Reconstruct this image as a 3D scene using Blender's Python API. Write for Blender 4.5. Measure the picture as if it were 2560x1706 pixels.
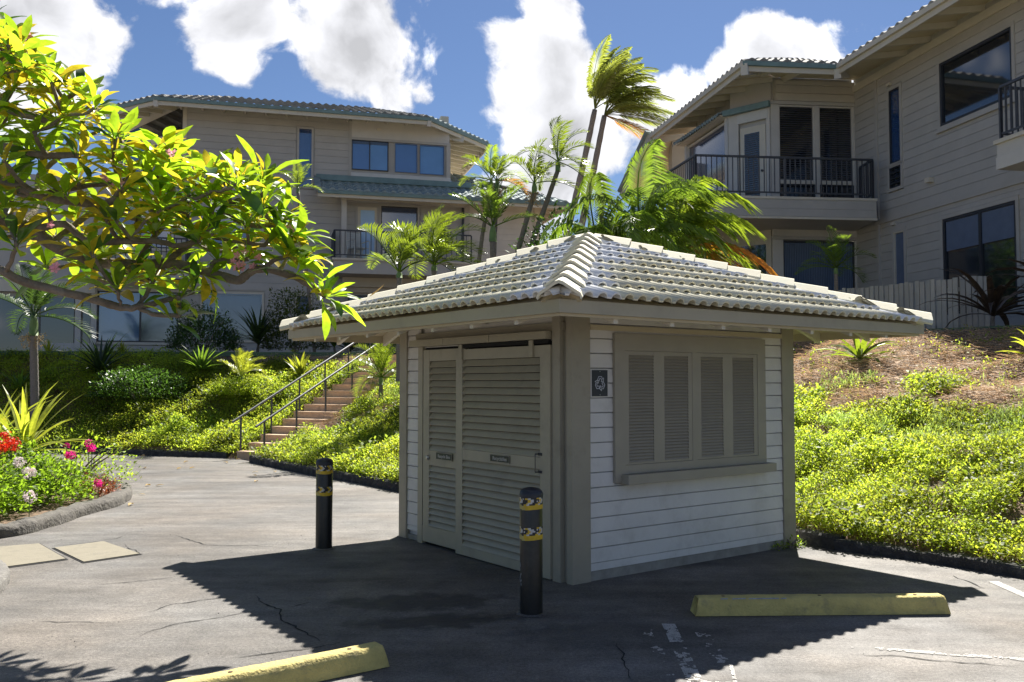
import bpy, bmesh, math, random
import numpy as np
from mathutils import Matrix, Vector
random.seed(7); rng = np.random.default_rng(7)
scene = bpy.context.scene
for o in list(bpy.data.objects): bpy.data.objects.remove(o, do_unlink=True)
col = scene.collection
R = math.radians
# ------------------------------------------------------------------ camera
F_PX, PITCH, EYE = 2246.8, 0.0461, 1.676           # focal length in photo pixels, pitch up, eye height
cam = bpy.data.cameras.new('camera'); cam_o = bpy.data.objects.new('camera', cam); col.objects.link(cam_o)
cam_o.location = (0, 0, EYE); cam_o.rotation_euler = (math.pi/2 + PITCH, 0, 0)
cam.sensor_width = 36; cam.lens = 36*F_PX/2560; cam.clip_start = .1; cam.clip_end = 6000
scene.camera = cam_o
# ------------------------------------------------------------------ light
SUN_DIR = Vector((.51, 1.89, 2.25)).normalized()   # towards the sun
sun_el = math.asin(SUN_DIR.z); sun_az = math.atan2(SUN_DIR.x, SUN_DIR.y)
sl = bpy.data.lights.new('sun', 'SUN'); sl.energy = 5.0; sl.angle = R(.53); sl.color = (1, .955, .88)
so = bpy.data.objects.new('sun', sl); col.objects.link(so)
so.rotation_euler = (-SUN_DIR).to_track_quat('-Z', 'Y').to_euler()
scene.view_settings.view_transform = 'Standard'; scene.view_settings.look = 'None'
scene.view_settings.exposure = 1.24; scene.view_settings.gamma = 1
scene.view_settings.use_curve_mapping = False
SKY_STRENGTH = .07

def px_dir(x, y):
    a = (x-1280)/F_PX; b = -(y-853)/F_PX; c, s = math.cos(PITCH), math.sin(PITCH)
    return Vector((a, c-b*s, s+b*c))
def at(x, y, Y):
    """photo pixel -> world point at distance Y"""
    d = px_dir(x, y); t = Y/d.y
    return Vector((d.x*t, Y, EYE+d.z*t))

def world():
    w = bpy.data.worlds.new('World'); scene.world = w; w.use_nodes = True
    nt = w.node_tree; N = nt.nodes; L = nt.links; N.clear()
    out = N.new('ShaderNodeOutputWorld'); bg = N.new('ShaderNodeBackground'); bg.inputs['Strength'].default_value = SKY_STRENGTH
    sky = N.new('ShaderNodeTexSky'); sky.sky_type = 'NISHITA'; sky.sun_disc = False
    sky.sun_elevation = sun_el; sky.sun_rotation = sun_az; sky.air_density = 1.0; sky.dust_density = .2; sky.ozone_density = 5.0
    tc = N.new('ShaderNodeTexCoord')
    def vm(op, a, b=None, out_i=0):
        n = N.new('ShaderNodeVectorMath'); n.operation = op
        for i, v in enumerate((a, b)):
            if v is None: continue
            if isinstance(v, (tuple, Vector)): n.inputs[i].default_value = tuple(v)
            else: L.new(v, n.inputs[i])
        return n.outputs[out_i]
    def mt(op, a, b=None, c=None, clamp=False):
        n = N.new('ShaderNodeMath'); n.operation = op; n.use_clamp = clamp
        for i, v in enumerate((a, b, c)):
            if v is None: continue
            if isinstance(v, (int, float)): n.inputs[i].default_value = v
            else: L.new(v, n.inputs[i])
        return n.outputs[0]
    D = vm('NORMALIZE', tc.outputs['Generated'])
    def noise(vec, scale, detail, rough, off=(0, 0, 0)):
        n = N.new('ShaderNodeTexNoise'); n.inputs['Scale'].default_value = scale; n.inputs['Detail'].default_value = detail
        n.inputs['Roughness'].default_value = rough
        L.new(vm('ADD', vec, off), n.inputs['Vector']); return n
    warp = noise(D, 5, 3, .5, (3.1, 0, 1.7))
    Dw = vm('ADD', D, vm('SCALE', vm('SUBTRACT', warp.outputs['Color'], (.5, .5, .5))))
    # SCALE node: set scale
    for n in N:
        if n.type == 'VECT_MATH' and n.operation == 'SCALE': n.inputs['Scale'].default_value = .10
    blobs = [(60, 60, 250, 1.0), (170, 170, 130, .8), (80, -150, 260, .7), (600, 60, 105, .85), (600, 170, 90, .6), (880, 90, 175, 1.0), (930, 200, 120, .8), (800, 250, 90, .5), (1060, 235, 60, .48),
             (1370, 40, 100, .8), (1360, 210, 160, 1.0), (1420, 340, 190, 1.0), (1560, 250, 140, .85), (1670, 250, 140, .8), (1340, 500, 200, .8), (1330, -120, 200, .6),
             (1905, 120, 100, 1.0), (1990, 130, 90, .9), (1800, 190, 90, .8), (2120, 300, 220, .6), (430, 210, 80, .38), (2330, 110, 70, .3), (1170, 260, 50, .25), (2160, 60, 70, .28), (300, 240, 90, .5)]
    tot = None
    for x, y, r, k in blobs:
        d0 = px_dir(x, y).normalized(); rr = r/F_PX
        dist = vm('DISTANCE', Dw, d0, out_i=1)
        g = mt('MULTIPLY', mt('EXPONENT', mt('MULTIPLY', mt('MULTIPLY', dist, dist), -1/(rr*rr))), k)
        tot = g if tot is None else mt('MAXIMUM', tot, g)
    n1 = noise(Dw, 7.5, 12, .58, (1.3, 2.2, .4)); n0 = noise(Dw, 2.2, 3, .5, (7.3, 1.2, 4.4))
    # free clouds over the rest of the sky, fading out towards the frame where the photographed ones take over
    dn = mt('ADD', mt('MULTIPLY', mt('SUBTRACT', n1.outputs['Fac'], .5), 2.2), tot)
    infr = mt('SUBTRACT', 1, mt('MULTIPLY', mt('SUBTRACT', vm('DOT_PRODUCT', D, px_dir(1280, 300).normalized(), out_i=1), .8), 8, clamp=True), clamp=True)
    free = mt('MULTIPLY', mt('SUBTRACT', n0.outputs['Fac'], .47), mt('MULTIPLY', infr, 3.0))
    dn = mt('ADD', dn, mt('MAXIMUM', free, 0))
    sep = N.new('ShaderNodeSeparateXYZ'); L.new(D, sep.inputs[0])
    mask = N.new('ShaderNodeMapRange'); mask.interpolation_type = 'SMOOTHSTEP'
    mask.inputs['From Min'].default_value = .36; mask.inputs['From Max'].default_value = .56; L.new(dn, mask.inputs['Value'])
    # cloud shading: lit towards the sun, grey in the thick of it
    n2 = noise(vm('ADD', Dw, vm('MULTIPLY', tuple(SUN_DIR), (.03, .03, .03))), 7.5, 6, .5, (1.3, 2.2, .4))
    n3 = noise(Dw, 4.0, 5, .5, (5.5, 9.2, 2.4))
    lit = mt('SUBTRACT', n1.outputs['Fac'], n2.outputs['Fac'])
    lit = mt('MULTIPLY', lit, 2.2)
    thick = N.new('ShaderNodeMapRange'); thick.inputs['From Min'].default_value = .7; thick.inputs['From Max'].default_value = 1.35; L.new(dn, thick.inputs['Value'])
    grey = mt('MULTIPLY', thick.outputs[0], mt('MULTIPLY', n3.outputs['Fac'], 1.5))
    br = mt('ADD', mt('SUBTRACT', 1.0, mt('MULTIPLY', grey, .62)), mt('MULTIPLY', lit, 1.2))
    br = mt('MAXIMUM', br, .58)
    cc = N.new('ShaderNodeCombineColor')
    L.new(mt('MULTIPLY', br, 6.4), cc.inputs[0]); L.new(mt('MULTIPLY', br, 6.45), cc.inputs[1]); L.new(mt('MULTIPLY', br, 6.75), cc.inputs[2])
    mx = N.new('ShaderNodeMix'); mx.data_type = 'RGBA'
    tint = vm('MULTIPLY', sky.outputs[0], (.47, .485, .54))
    L.new(mask.outputs[0], mx.inputs[0]); L.new(tint, mx.inputs[6]); L.new(cc.outputs[0], mx.inputs[7])
    L.new(mx.outputs[2], bg.inputs['Color']); L.new(bg.outputs[0], out.inputs[0])
world()
# ------------------------------------------------------------------ materials
MAT = {}
def mat(name, color, rough=.7, var=.12, scale=6, bump=0., bscale=60, metal=0, spec=.5, streak=None, dirt=None, ior=None, objvar=0.):
    m = bpy.data.materials.new(name); m.use_nodes = True; nt = m.node_tree; N = nt.nodes; L = nt.links
    b = N['Principled BSDF']; b.inputs['Roughness'].default_value = rough; b.inputs['Metallic'].default_value = metal
    b.inputs['Specular IOR Level'].default_value = spec
    if ior: b.inputs['IOR'].default_value = ior
    tc = N.new('ShaderNodeNewGeometry'); mp = N.new('ShaderNodeMapping'); L.new(tc.outputs['Position'], mp.inputs[0])
    if streak: mp.inputs['Scale'].default_value = streak
    n = N.new('ShaderNodeTexNoise'); n.inputs['Scale'].default_value = scale; n.inputs['Detail'].default_value = 8; n.inputs['Roughness'].default_value = .6
    L.new(mp.outputs[0], n.inputs['Vector'])
    r = N.new('ShaderNodeMapRange'); r.inputs['From Min'].default_value = .3; r.inputs['From Max'].default_value = .7
    r.inputs['To Min'].default_value = 1-var; r.inputs['To Max'].default_value = 1+var; L.new(n.outputs['Fac'], r.inputs['Value'])
    fac = r.outputs[0]
    if objvar:
        oi = N.new('ShaderNodeObjectInfo'); r2 = N.new('ShaderNodeMapRange'); r2.inputs['To Min'].default_value = 1-objvar; r2.inputs['To Max'].default_value = 1+objvar
        L.new(oi.outputs['Random'], r2.inputs['Value']); mm = N.new('ShaderNodeMath'); mm.operation = 'MULTIPLY'; L.new(fac, mm.inputs[0]); L.new(r2.outputs[0], mm.inputs[1]); fac = mm.outputs[0]
    vm = N.new('ShaderNodeVectorMath'); vm.operation = 'SCALE'; vm.inputs[0].default_value = color; L.new(fac, vm.inputs['Scale'])
    src = vm.outputs[0]
    if dirt:   # patches of another colour
        dc, amount, ds = dirt
        n2 = N.new('ShaderNodeTexNoise'); n2.inputs['Scale'].default_value = ds; n2.inputs['Detail'].default_value = 9; n2.inputs['Roughness'].default_value = .68
        L.new(mp.outputs[0], n2.inputs['Vector'])
        r3 = N.new('ShaderNodeMapRange'); r3.inputs['From Min'].default_value = .52; r3.inputs['From Max'].default_value = .72; r3.inputs['To Max'].default_value = amount; L.new(n2.outputs['Fac'], r3.inputs['Value'])
        mx = N.new('ShaderNodeMix'); mx.data_type = 'RGBA'; L.new(r3.outputs[0], mx.inputs[0]); L.new(src, mx.inputs[6]); mx.inputs[7].default_value = (*dc, 1); src = mx.outputs[2]
    L.new(src, b.inputs['Base Color'])
    if bump:
        nb = N.new('ShaderNodeTexNoise'); nb.inputs['Scale'].default_value = bscale; nb.inputs['Detail'].default_value = 6; L.new(tc.outputs['Position'], nb.inputs['Vector'])
        bp = N.new('ShaderNodeBump'); bp.inputs['Strength'].default_value = bump; bp.inputs['Distance'].default_value = .02; L.new(nb.outputs['Fac'], bp.inputs['Height']); L.new(bp.outputs[0], b.inputs['Normal'])
    MAT[name] = m; return m
def leafmat(name, color, trans=.5, rough=.38, tcol=None, var=.25, spec=.5):
    """leaf: principled + translucent; colour times the mesh's tint attribute and an object random"""
    m = bpy.data.materials.new(name); m.use_nodes = True; nt = m.node_tree; N = nt.nodes; L = nt.links
    b = N['Principled BSDF']; b.inputs['Roughness'].default_value = rough; b.inputs['Specular IOR Level'].default_value = spec
    at_ = N.new('ShaderNodeAttribute'); at_.attribute_name = 'tint'
    oi = N.new('ShaderNodeObjectInfo'); r2 = N.new('ShaderNodeMapRange'); r2.inputs['To Min'].default_value = 1-var; r2.inputs['To Max'].default_value = 1+var; L.new(oi.outputs['Random'], r2.inputs['Value'])
    def chain(c):
        v1 = N.new('ShaderNodeVectorMath'); v1.operation = 'MULTIPLY'; v1.inputs[0].default_value = c; L.new(at_.outputs['Color'], v1.inputs[1])
        v2 = N.new('ShaderNodeVectorMath'); v2.operation = 'SCALE'; L.new(v1.outputs[0], v2.inputs[0]); L.new(r2.outputs[0], v2.inputs['Scale']); return v2.outputs[0]
    ge = N.new('ShaderNodeNewGeometry'); nz = N.new('ShaderNodeTexNoise'); nz.inputs['Scale'].default_value = 14; nz.inputs['Detail'].default_value = 5; nz.inputs['Roughness'].default_value = .65; L.new(ge.outputs['Position'], nz.inputs['Vector'])
    mr = N.new('ShaderNodeMapRange'); mr.inputs['From Min'].default_value = .3; mr.inputs['From Max'].default_value = .7; mr.inputs['To Min'].default_value = .68; mr.inputs['To Max'].default_value = 1.28; L.new(nz.outputs['Fac'], mr.inputs['Value'])
    mb = N.new('ShaderNodeMapRange'); mb.inputs['From Min'].default_value = .60; mb.inputs['From Max'].default_value = .72; mb.inputs['To Max'].default_value = .45; L.new(nz.outputs['Fac'], mb.inputs['Value'])
    _c = chain
    def chain(c):
        v3 = N.new('ShaderNodeVectorMath'); v3.operation = 'SCALE'; L.new(_c(c), v3.inputs[0]); L.new(mr.outputs[0], v3.inputs['Scale'])
        mx_ = N.new('ShaderNodeMix'); mx_.data_type = 'RGBA'; L.new(mb.outputs[0], mx_.inputs[0]); L.new(v3.outputs[0], mx_.inputs[6]); mx_.inputs[7].default_value = (min(1, c[0]*1.3), c[1]*.62, c[2], 1); return mx_.outputs[2]
    L.new(chain(color), b.inputs['Base Color'])
    t = N.new('ShaderNodeBsdfTranslucent'); L.new(chain(tcol or tuple(min(1, c*2.2) for c in color)), t.inputs['Color'])
    mx = N.new('ShaderNodeMixShader'); mx.inputs[0].default_value = trans
    L.new(b.outputs[0], mx.inputs[1]); L.new(t.outputs[0], mx.inputs[2]); L.new(mx.outputs[0], N['Material Output'].inputs['Surface'])
    MAT[name] = m; return m
mat('siding_white', (.66, .645, .615), .55, .06, 3, .06, 40, dirt=((.46, .44, .40), .5, 3.5), objvar=.03)
mat('trim_taupe', (.34, .31, .24), .5, .06, 4, .04, 40, dirt=((.16, .145, .11), .4, 3))
mat('door_taupe', (.385, .35, .26), .5, .06, 4, .04, 40, dirt=((.17, .155, .12), .4, 3))
mat('shutter_taupe', (.345, .315, .255), .5, .05, 4, .03, 40)
mat('roof_tile', (.68, .635, .475), .95, .08, 5, .12, 90, dirt=((.5, .55, .44), .5, 4), objvar=.15)
mat('ridge_tile', (.72, .675, .52), .95, .08, 5, .12, 90, dirt=((.45, .54, .45), .55, 5), objvar=.05)
mat('mortar', (.5, .42, .27), .9, .2, 20, .4, 60)
mat('fascia_paint', (.39, .355, .26), .5, .06, 3, .03, 30, dirt=((.2, .18, .13), .35, 2))
mat('soffit_paint', (.52, .45, .31), .6, .06, 3, .03, 30)
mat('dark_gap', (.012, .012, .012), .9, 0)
mat('concrete_footing', (.30, .285, .25), .9, .2, 8, .2, 60)
mat('bollard_black', (.012, .013, .013), .32, .25, 5, .05, 40, dirt=((.05, .05, .05), .5, 6))
mat('bollard_cap', (.02, .022, .03), .45, .3, 9, .1, 50, dirt=((.12, .12, .12), .6, 10))
mat('tape_yellow', (.68, .44, .02), .5, .12, 20, .1, 60, dirt=((.2, .14, .04), .5, 14))
mat('tape_black', (.02, .02, .022), .5, .2, 20)
mat('tape_white', (.55, .53, .5), .5, .2, 20)
mat('scuff', (.35, .36, .36), .7, .3, 40)
mat('wheelstop_yellow', (.56, .46, .16), .85, .14, 8, .6, 60, dirt=((.27, .23, .13), .75, 9))
mat('line_white', (.5, .48, .44), .8, .15, 9, .2, 80)
mat('curb_black', (.045, .044, .044), .95, .4, 9, 1., 30, dirt=((.14, .13, .115), .7, 9))
mat('curb_grey', (.125, .115, .10), .95, .3, 9, 1., 28, dirt=((.045, .042, .04), .8, 6))
mat('curb_pale', (.19, .18, .165), .9, .2, 6, .8, 45, dirt=((.16, .15, .14), .7, 8))
mat('concrete_cover', (.235, .21, .155), .9, .14, 4, .3, 80, dirt=((.11, .10, .08), .75, 4))
mat('step_concrete', (.62, .44, .29), .9, .16, 5, .3, 60, streak=(1, 1, .6), dirt=((.17, .12, .08), .7, 5))
mat('rail_paint', (.075, .08, .09), .4, .1, 8, metal=.2)
mat('balcony_rail', (.05, .055, .065), .45, .1, 8)
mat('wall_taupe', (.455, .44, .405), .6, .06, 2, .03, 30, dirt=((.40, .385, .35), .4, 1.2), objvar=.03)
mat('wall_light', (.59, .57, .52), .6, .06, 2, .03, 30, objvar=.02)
mat('wall_brown', (.50, .47, .40), .6, .06, 2, .03, 30, objvar=.03)
mat('trim_cream', (.62, .58, .48), .6, .05, 3)
mat('trim_white', (.6, .6, .57), .6, .05, 3)
mat('soffit_cream', (.66, .58, .40), .65, .05, 3)
mat('gutter_teal', (.16, .25, .25), .5, .15, 4)
mat('far_tile', (.23, .22, .195), .8, .25, 4, .2, 50, dirt=((.12, .2, .2), .6, 3))
mat('skirt_tile', (.27, .33, .32), .8, .25, 4, .2, 50, dirt=((.17, .23, .24), .6, 3))
mat('window_frame', (.03, .035, .045), .4, .1, 5)
mat('glass_sky_tint', (.05, .13, .33), .06, .1, 1.2, spec=.9, ior=1.9)  # blue panes: reflected sky is put into the base colour
mat('glass_sky_tint_light', (.10, .24, .48), .08, .12, 1.5, spec=.9, ior=1.8)
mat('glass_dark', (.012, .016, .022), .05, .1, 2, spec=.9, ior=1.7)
mat('glass_deep', (.02, .06, .17), .06, .1, 1, spec=.9, ior=1.9)
mat('glass_grey', (.055, .075, .13), .08, .15, 1, spec=.9, ior=1.8)
mat('door_pale_blue', (.42, .62, .85), .35, .05, 1)
mat('blind_slat', (.10, .105, .12), .6, .1, 4)
mat('shade_fabric', (.12, .16, .24), .7, .1, 4)
mat('curtain', (.10, .15, .24), .9, .2, 12, streak=(6, 6, .3))
mat('bark', (.19, .155, .12), .9, .3, 9, .8, 40, dirt=((.32, .29, .25), .7, 7))
mat('palm_bark', (.21, .185, .16), .9, .25, 14, .6, 50, streak=(1, 1, 5), dirt=((.09, .08, .07), .6, 9))
mat('green_stem', (.16, .24, .07), .6, .2, 8)
mat('seed', (.36, .26, .12), .9, .4, 30)
mat('metal', (.5, .5, .48), .35, .2, 30, metal=.8)
mat('sign_dark', (.025, .032, .04), .5, .1, 5)
mat('sign_mark', (.5, .52, .58), .6, .1, 5)
mat('plate_green', (.018, .03, .022), .4, .1, 5)
mat('fence_paint', (.44, .42, .37), .7, .1, 4, objvar=.12)
mat('chair_white', (.55, .58, .56), .5, .05, 4)
mat('mulch', (.17, .11, .07), .95, .4, 14, .8, 60, dirt=((.05, .035, .025), .7, 9))
mat('lawn', (.07, .12, .03), .9, .3, 6, .5, 60)
mat('edge_green', (.07, .13, .07), .6, .1, 4)
mat('path_asphalt', (.07, .068, .065), .9, .15, 6)
mat('dry_vine', (.38, .29, .20), .9, .5, 9)
mat('light_fixture', (.6, .58, .5), .5, .05, 4)
leafmat('plumeria_leaf', (.13, .22, .02), .56, .36, (.52, .78, .03), .3)
leafmat('plumeria_leaf_gold', (.42, .33, .02), .5, .4, (.88, .70, .04), .3)
leafmat('plumeria_leaf_dark', (.045, .11, .018), .28, .3, (.18, .42, .02), .25)
leafmat('frond_green', (.075, .13, .02), .38, .26, (.26, .40, .03), .3, .8)
leafmat('frond_lime', (.095, .15, .02), .40, .28, (.36, .48, .03), .35)
leafmat('frond_dark', (.045, .085, .02), .3, .4, (.12, .22, .03), .2)
leafmat('frond_coconut', (.17, .20, .05), .45, .35, (.45, .52, .07), .3)
leafmat('frond_brown', (.38, .17, .03), .4, .6, (.75, .32, .03), .15)
leafmat('cover_leaf', (.19, .255, .025), .5, .5, (.68, .86, .06), .0, .25)
leafmat('tuft_leaf', (.20, .29, .06), .5, .6, (.52, .74, .14), .0, .1)
leafmat('shrub_leaf', (.06, .11, .025), .3, .35, (.16, .3, .04), .15)
leafmat('strap_yellow', (.27, .31, .04), .42, .35, (.60, .66, .05), .2)
leafmat('strap_green', (.09, .17, .025), .4, .35, (.3, .5, .04), .2)
leafmat('strap_dark', (.03, .055, .02), .2, .35, (.06, .12, .02), .2)
leafmat('strap_bronze', (.06, .045, .035), .2, .4, (.1, .07, .04), .2)
leafmat('petal_red', (.7, .04, .015), .4, .5, (.9, .06, .02), .1)
leafmat('petal_pink', (.95, .45, .55), .5, .5, (.9, .4, .5), .1)
leafmat('petal_magenta', (.62, .02, .22), .4, .5, (.8, .03, .3), .1)
leafmat('petal_white', (.8, .7, .7), .3, .5, (.9, .75, .75), .05)
leafmat('dry_leaf', (.5, .35, .14), .2, .8, (.6, .4, .12), .3)

def asphalt_mat():
    m = bpy.data.materials.new('asphalt'); m.use_nodes = True; nt = m.node_tree; N = nt.nodes; L = nt.links
    b = N['Principled BSDF']; b.inputs['Specular IOR Level'].default_value = .3
    tc = N.new('ShaderNodeTexCoord')
    def noise(scale, detail=8, rough=.6, stretch=None, rot=0):
        n = N.new('ShaderNodeTexNoise'); n.inputs['Scale'].default_value = scale; n.inputs['Detail'].default_value = detail; n.inputs['Roughness'].default_value = rough
        mp = N.new('ShaderNodeMapping'); L.new(tc.outputs['Object'], mp.inputs[0])
        if stretch: mp.inputs['Scale'].default_value = stretch
        mp.inputs['Rotation'].default_value = (0, 0, rot)
        L.new(mp.outputs[0], n.inputs['Vector']); return n.outputs['Fac']
    def rng_(v, a, b_, c, d):
        r = N.new('ShaderNodeMapRange'); r.inputs['From Min'].default_value = a; r.inputs['From Max'].default_value = b_; r.inputs['To Min'].default_value = c; r.inputs['To Max'].default_value = d; L.new(v, r.inputs['Value']); return r.outputs[0]
    def mul(a, b_):
        n = N.new('ShaderNodeMath'); n.operation = 'MULTIPLY'; L.new(a, n.inputs[0])
        if isinstance(b_, float): n.inputs[1].default_value = b_
        else: L.new(b_, n.inputs[1])
        return n.outputs[0]
    patches = rng_(noise(.55, 5, .55), .3, .7, .66, 1.36)
    streaks = rng_(noise(1.6, 7, .6, (.35, 2.2, 1), R(-14)), .3, .7, .70, 1.30)
    mid = rng_(noise(6, 8, .7), .3, .7, .78, 1.22)
    grain = mul(rng_(noise(150, 3, .6), .3, .7, .55, 1.5), rng_(noise(45, 3, .7), .35, .65, .70, 1.3))
    v = mul(mul(patches, streaks), mul(mid, grain))
    sc = N.new('ShaderNodeVectorMath'); sc.operation = 'SCALE'; sc.inputs[0].default_value = (.128, .122, .114); L.new(v, sc.inputs['Scale'])
    # warm / cool drift
    mx = N.new('ShaderNodeMix'); mx.data_type = 'RGBA'; mx.blend_type = 'MULTIPLY'
    L.new(rng_(noise(.8, 4, .5, None, .4), .35, .65, 0, .8), mx.inputs[0]); L.new(sc.outputs[0], mx.inputs[6]); mx.inputs[7].default_value = (1.0, .90, .80, 1)
    src = mx.outputs[2]
    # oil stains by the doors
    def blob(cx, cy, rx, ry, strength):
        nonlocal src
        mp = N.new('ShaderNodeMapping'); mp.vector_type = 'TEXTURE'; mp.inputs['Location'].default_value = (cx, cy, 0); mp.inputs['Rotation'].default_value = (0, 0, .15); mp.inputs['Scale'].default_value = (rx, ry, 1)
        L.new(tc.outputs['Object'], mp.inputs[0])
        ln = N.new('ShaderNodeVectorMath'); ln.operation = 'LENGTH'; L.new(mp.outputs[0], ln.inputs[0])
        ad = N.new('ShaderNodeMath'); ad.operation = 'ADD'; L.new(ln.outputs['Value'], ad.inputs[0]); L.new(rng_(noise(5, 5, .6), .3, .7, -.35, .35), ad.inputs[1])
        f = rng_(ad.outputs[0], .6, 1.05, strength, 0)
        mm = N.new('ShaderNodeMix'); mm.data_type = 'RGBA'; L.new(f, mm.inputs[0]); L.new(src, mm.inputs[6]); mm.inputs[7].default_value = (.03, .029, .028, 1); src = mm.outputs[2]
    blob(-.75, 6.95, .75, .3, .75); blob(-.55, 6.4, .65, .22, .8); blob(-.9, 7.5, .5, .2, .4); blob(.7, 6.1, .8, .4, .35); blob(2.2, 7.6, .8, .5, .25)
    L.new(src, b.inputs['Base Color'])
    L.new(rng_(noise(2, 5, .6), .3, .7, .52, .8), b.inputs['Roughness'])
    bp = N.new('ShaderNodeBump'); bp.inputs['Strength'].default_value = .45; bp.inputs['Distance'].default_value = .006; L.new(noise(130, 4, .6), bp.inputs['Height'])
    bp2 = N.new('ShaderNodeBump'); bp2.inputs['Strength'].default_value = .3; bp2.inputs['Distance'].default_value = .03; L.new(noise(3, 5, .6, (.5, 1.8, 1)), bp2.inputs['Height']); L.new(bp.outputs[0], bp2.inputs['Normal']); L.new(bp2.outputs[0], b.inputs['Normal'])
    MAT['asphalt'] = m
asphalt_mat()
# ------------------------------------------------------------------ object helpers
WM = {}   # world matrices by object (no depsgraph needed)
def link(o, parent=None, M=None):
    col.objects.link(o); M = M or Matrix()
    if parent is not None:
        o.parent = parent; o.matrix_local = WM[parent.name].inverted() @ M
    else: o.matrix_local = M
    WM[o.name] = M; return o
def frame(x, y, z, th):
    return Matrix.Translation((x, y, z)) @ Matrix.Rotation(th, 4, 'Z')
def thing(name, label, cat, loc=(0, 0, 0), th=0, group=None):
    o = bpy.data.objects.new(name, None); o.empty_display_size = .2; link(o, None, frame(*loc, th))
    return tag(o, label, cat, group)
def tag(o, label=None, cat=None, group=None, kind=None):
    if label: o['label'] = label
    if cat: o['category'] = cat
    if group: o['group'] = group
    if kind: o['kind'] = kind
    return o
class MB:
    def __init__(s): s.v = []; s.f = []; s.t = []; s.m = []; s.mi = 0; s.smooth = False
    def add(s, vs, fs, tint=1.):
        b = len(s.v); s.v += [tuple(v) for v in vs]
        for f in fs: s.f.append([b+i for i in f]); s.t.append(tint); s.m.append(s.mi)
    def box(s, x0, x1, y0, y1, z0, z1, M=None):
        vs = [Vector((x, y, z)) for z in (z0, z1) for y in (y0, y1) for x in (x0, x1)]
        if M is not None: vs = [M @ v for v in vs]
        s.add(vs, [(0, 2, 3, 1), (4, 5, 7, 6), (0, 1, 5, 4), (2, 6, 7, 3), (0, 4, 6, 2), (1, 3, 7, 5)]); return s
    def bar(s, a, b, w, h, up=Vector((0, 0, 1))):
        """box from a to b, w wide sideways, h high"""
        a, b = Vector(a), Vector(b); d = (b-a).normalized(); sd = d.cross(up).normalized(); u = sd.cross(d)
        vs = [p + sd*(i*w/2) + u*(j*h/2) for p in (a, b) for j in (-1, 1) for i in (-1, 1)]
        s.add(vs, [(0, 1, 3, 2), (4, 6, 7, 5), (0, 4, 5, 1), (2, 3, 7, 6), (0, 2, 6, 4), (1, 5, 7, 3)]); return s
    def tube(s, pts, rad, n=6, cap=True, tint=1.):
        pts = [Vector(p) for p in pts]; k = len(pts)
        if not isinstance(rad, (list, tuple)): rad = [rad]*k
        b = len(s.v); ref = Vector((0, 0, 1))
        for i, p in enumerate(pts):
            d = (pts[min(i+1, k-1)]-pts[max(i-1, 0)]).normalized()
            if abs(d.dot(ref)) > .95: ref = Vector((1, 0, 0)) if abs(d.x) < .9 else Vector((0, 1, 0))
            u = d.cross(ref).normalized(); w = d.cross(u); ref = -w if False else ref
            for j in range(n):
                a = 2*math.pi*j/n; s.v.append(tuple(p + (u*math.cos(a)+w*math.sin(a))*rad[i]))
        for i in range(k-1):
            for j in range(n):
                s.f.append([b+i*n+j, b+i*n+(j+1) % n, b+(i+1)*n+(j+1) % n, b+(i+1)*n+j]); s.t.append(tint); s.m.append(s.mi)
        if cap:
            for i0 in (b, b+(k-1)*n): s.f.append([i0+j for j in range(n)]); s.t.append(tint); s.m.append(s.mi)
        return s
    def lathe(s, prof, n=24, c=(0, 0)):
        b = len(s.v)
        for r, z in prof:
            for j in range(n):
                a = 2*math.pi*j/n; s.v.append((c[0]+r*math.cos(a), c[1]+r*math.sin(a), z))
        for i in range(len(prof)-1):
            for j in range(n):
                s.f.append([b+i*n+j, b+i*n+(j+1) % n, b+(i+1)*n+(j+1) % n, b+(i+1)*n+j]); s.t.append(1.); s.m.append(s.mi)
        s.f.append([b+(len(prof)-1)*n+j for j in range(n)]); s.t.append(1.); s.m.append(s.mi)
        return s
    def prism(s, poly, z0, z1):
        n = len(poly); s.add([(x, y, z0) for x, y in poly]+[(x, y, z1) for x, y in poly],
            [tuple(range(n))[::-1], tuple(range(n, 2*n))]+[(i, (i+1) % n, n+(i+1) % n, n+i) for i in range(n)]); return s
    def mesh(s, name, mats, smooth=False):
        me = bpy.data.meshes.new(name); me.from_pydata(s.v, [], s.f)
        if isinstance(mats, str): mats = [mats]
        for m in mats: me.materials.append(MAT[m])
        a = me.attributes.new('tint', 'FLOAT_COLOR', 'FACE')
        arr = np.ones((len(s.f), 4), dtype=np.float32)
        for i, t in enumerate(s.t):
            if isinstance(t, (tuple, list)): arr[i, :3] = t
            else: arr[i, :3] = t
        a.data.foreach_set('color', arr.ravel())
        if len(mats) > 1: me.polygons.foreach_set('material_index', s.m)
        if smooth: me.polygons.foreach_set('use_smooth', [True]*len(s.f))
        me.update(); return me
    def build(s, name, mats, parent=None, M=None, smooth=False):
        if M is None and parent is not None: M = WM[parent.name]
        return link(bpy.data.objects.new(name, s.mesh(name, mats, smooth)), parent, M)
def inst(name, me, parent, M):
    return link(bpy.data.objects.new(name, me), parent, M)
def npmesh(name, V, Fq, tint, mat_, k=4):
    """numpy mesh of n-gons with k corners each, one tint per face"""
    me = bpy.data.meshes.new(name); me.vertices.add(len(V)); me.vertices.foreach_set('co', np.asarray(V, np.float32).ravel())
    me.loops.add(Fq.size); me.loops.foreach_set('vertex_index', Fq.astype(np.int32).ravel())
    me.polygons.add(len(Fq)); me.polygons.foreach_set('loop_start', np.arange(0, Fq.size, k, dtype=np.int32))
    a = me.attributes.new('tint', 'FLOAT_COLOR', 'FACE'); arr = np.ones((len(Fq), 4), np.float32); arr[:, :3] = tint; a.data.foreach_set('color', arr.ravel())
    me.materials.append(MAT[mat_]); me.update(calc_edges=True); return me
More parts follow.
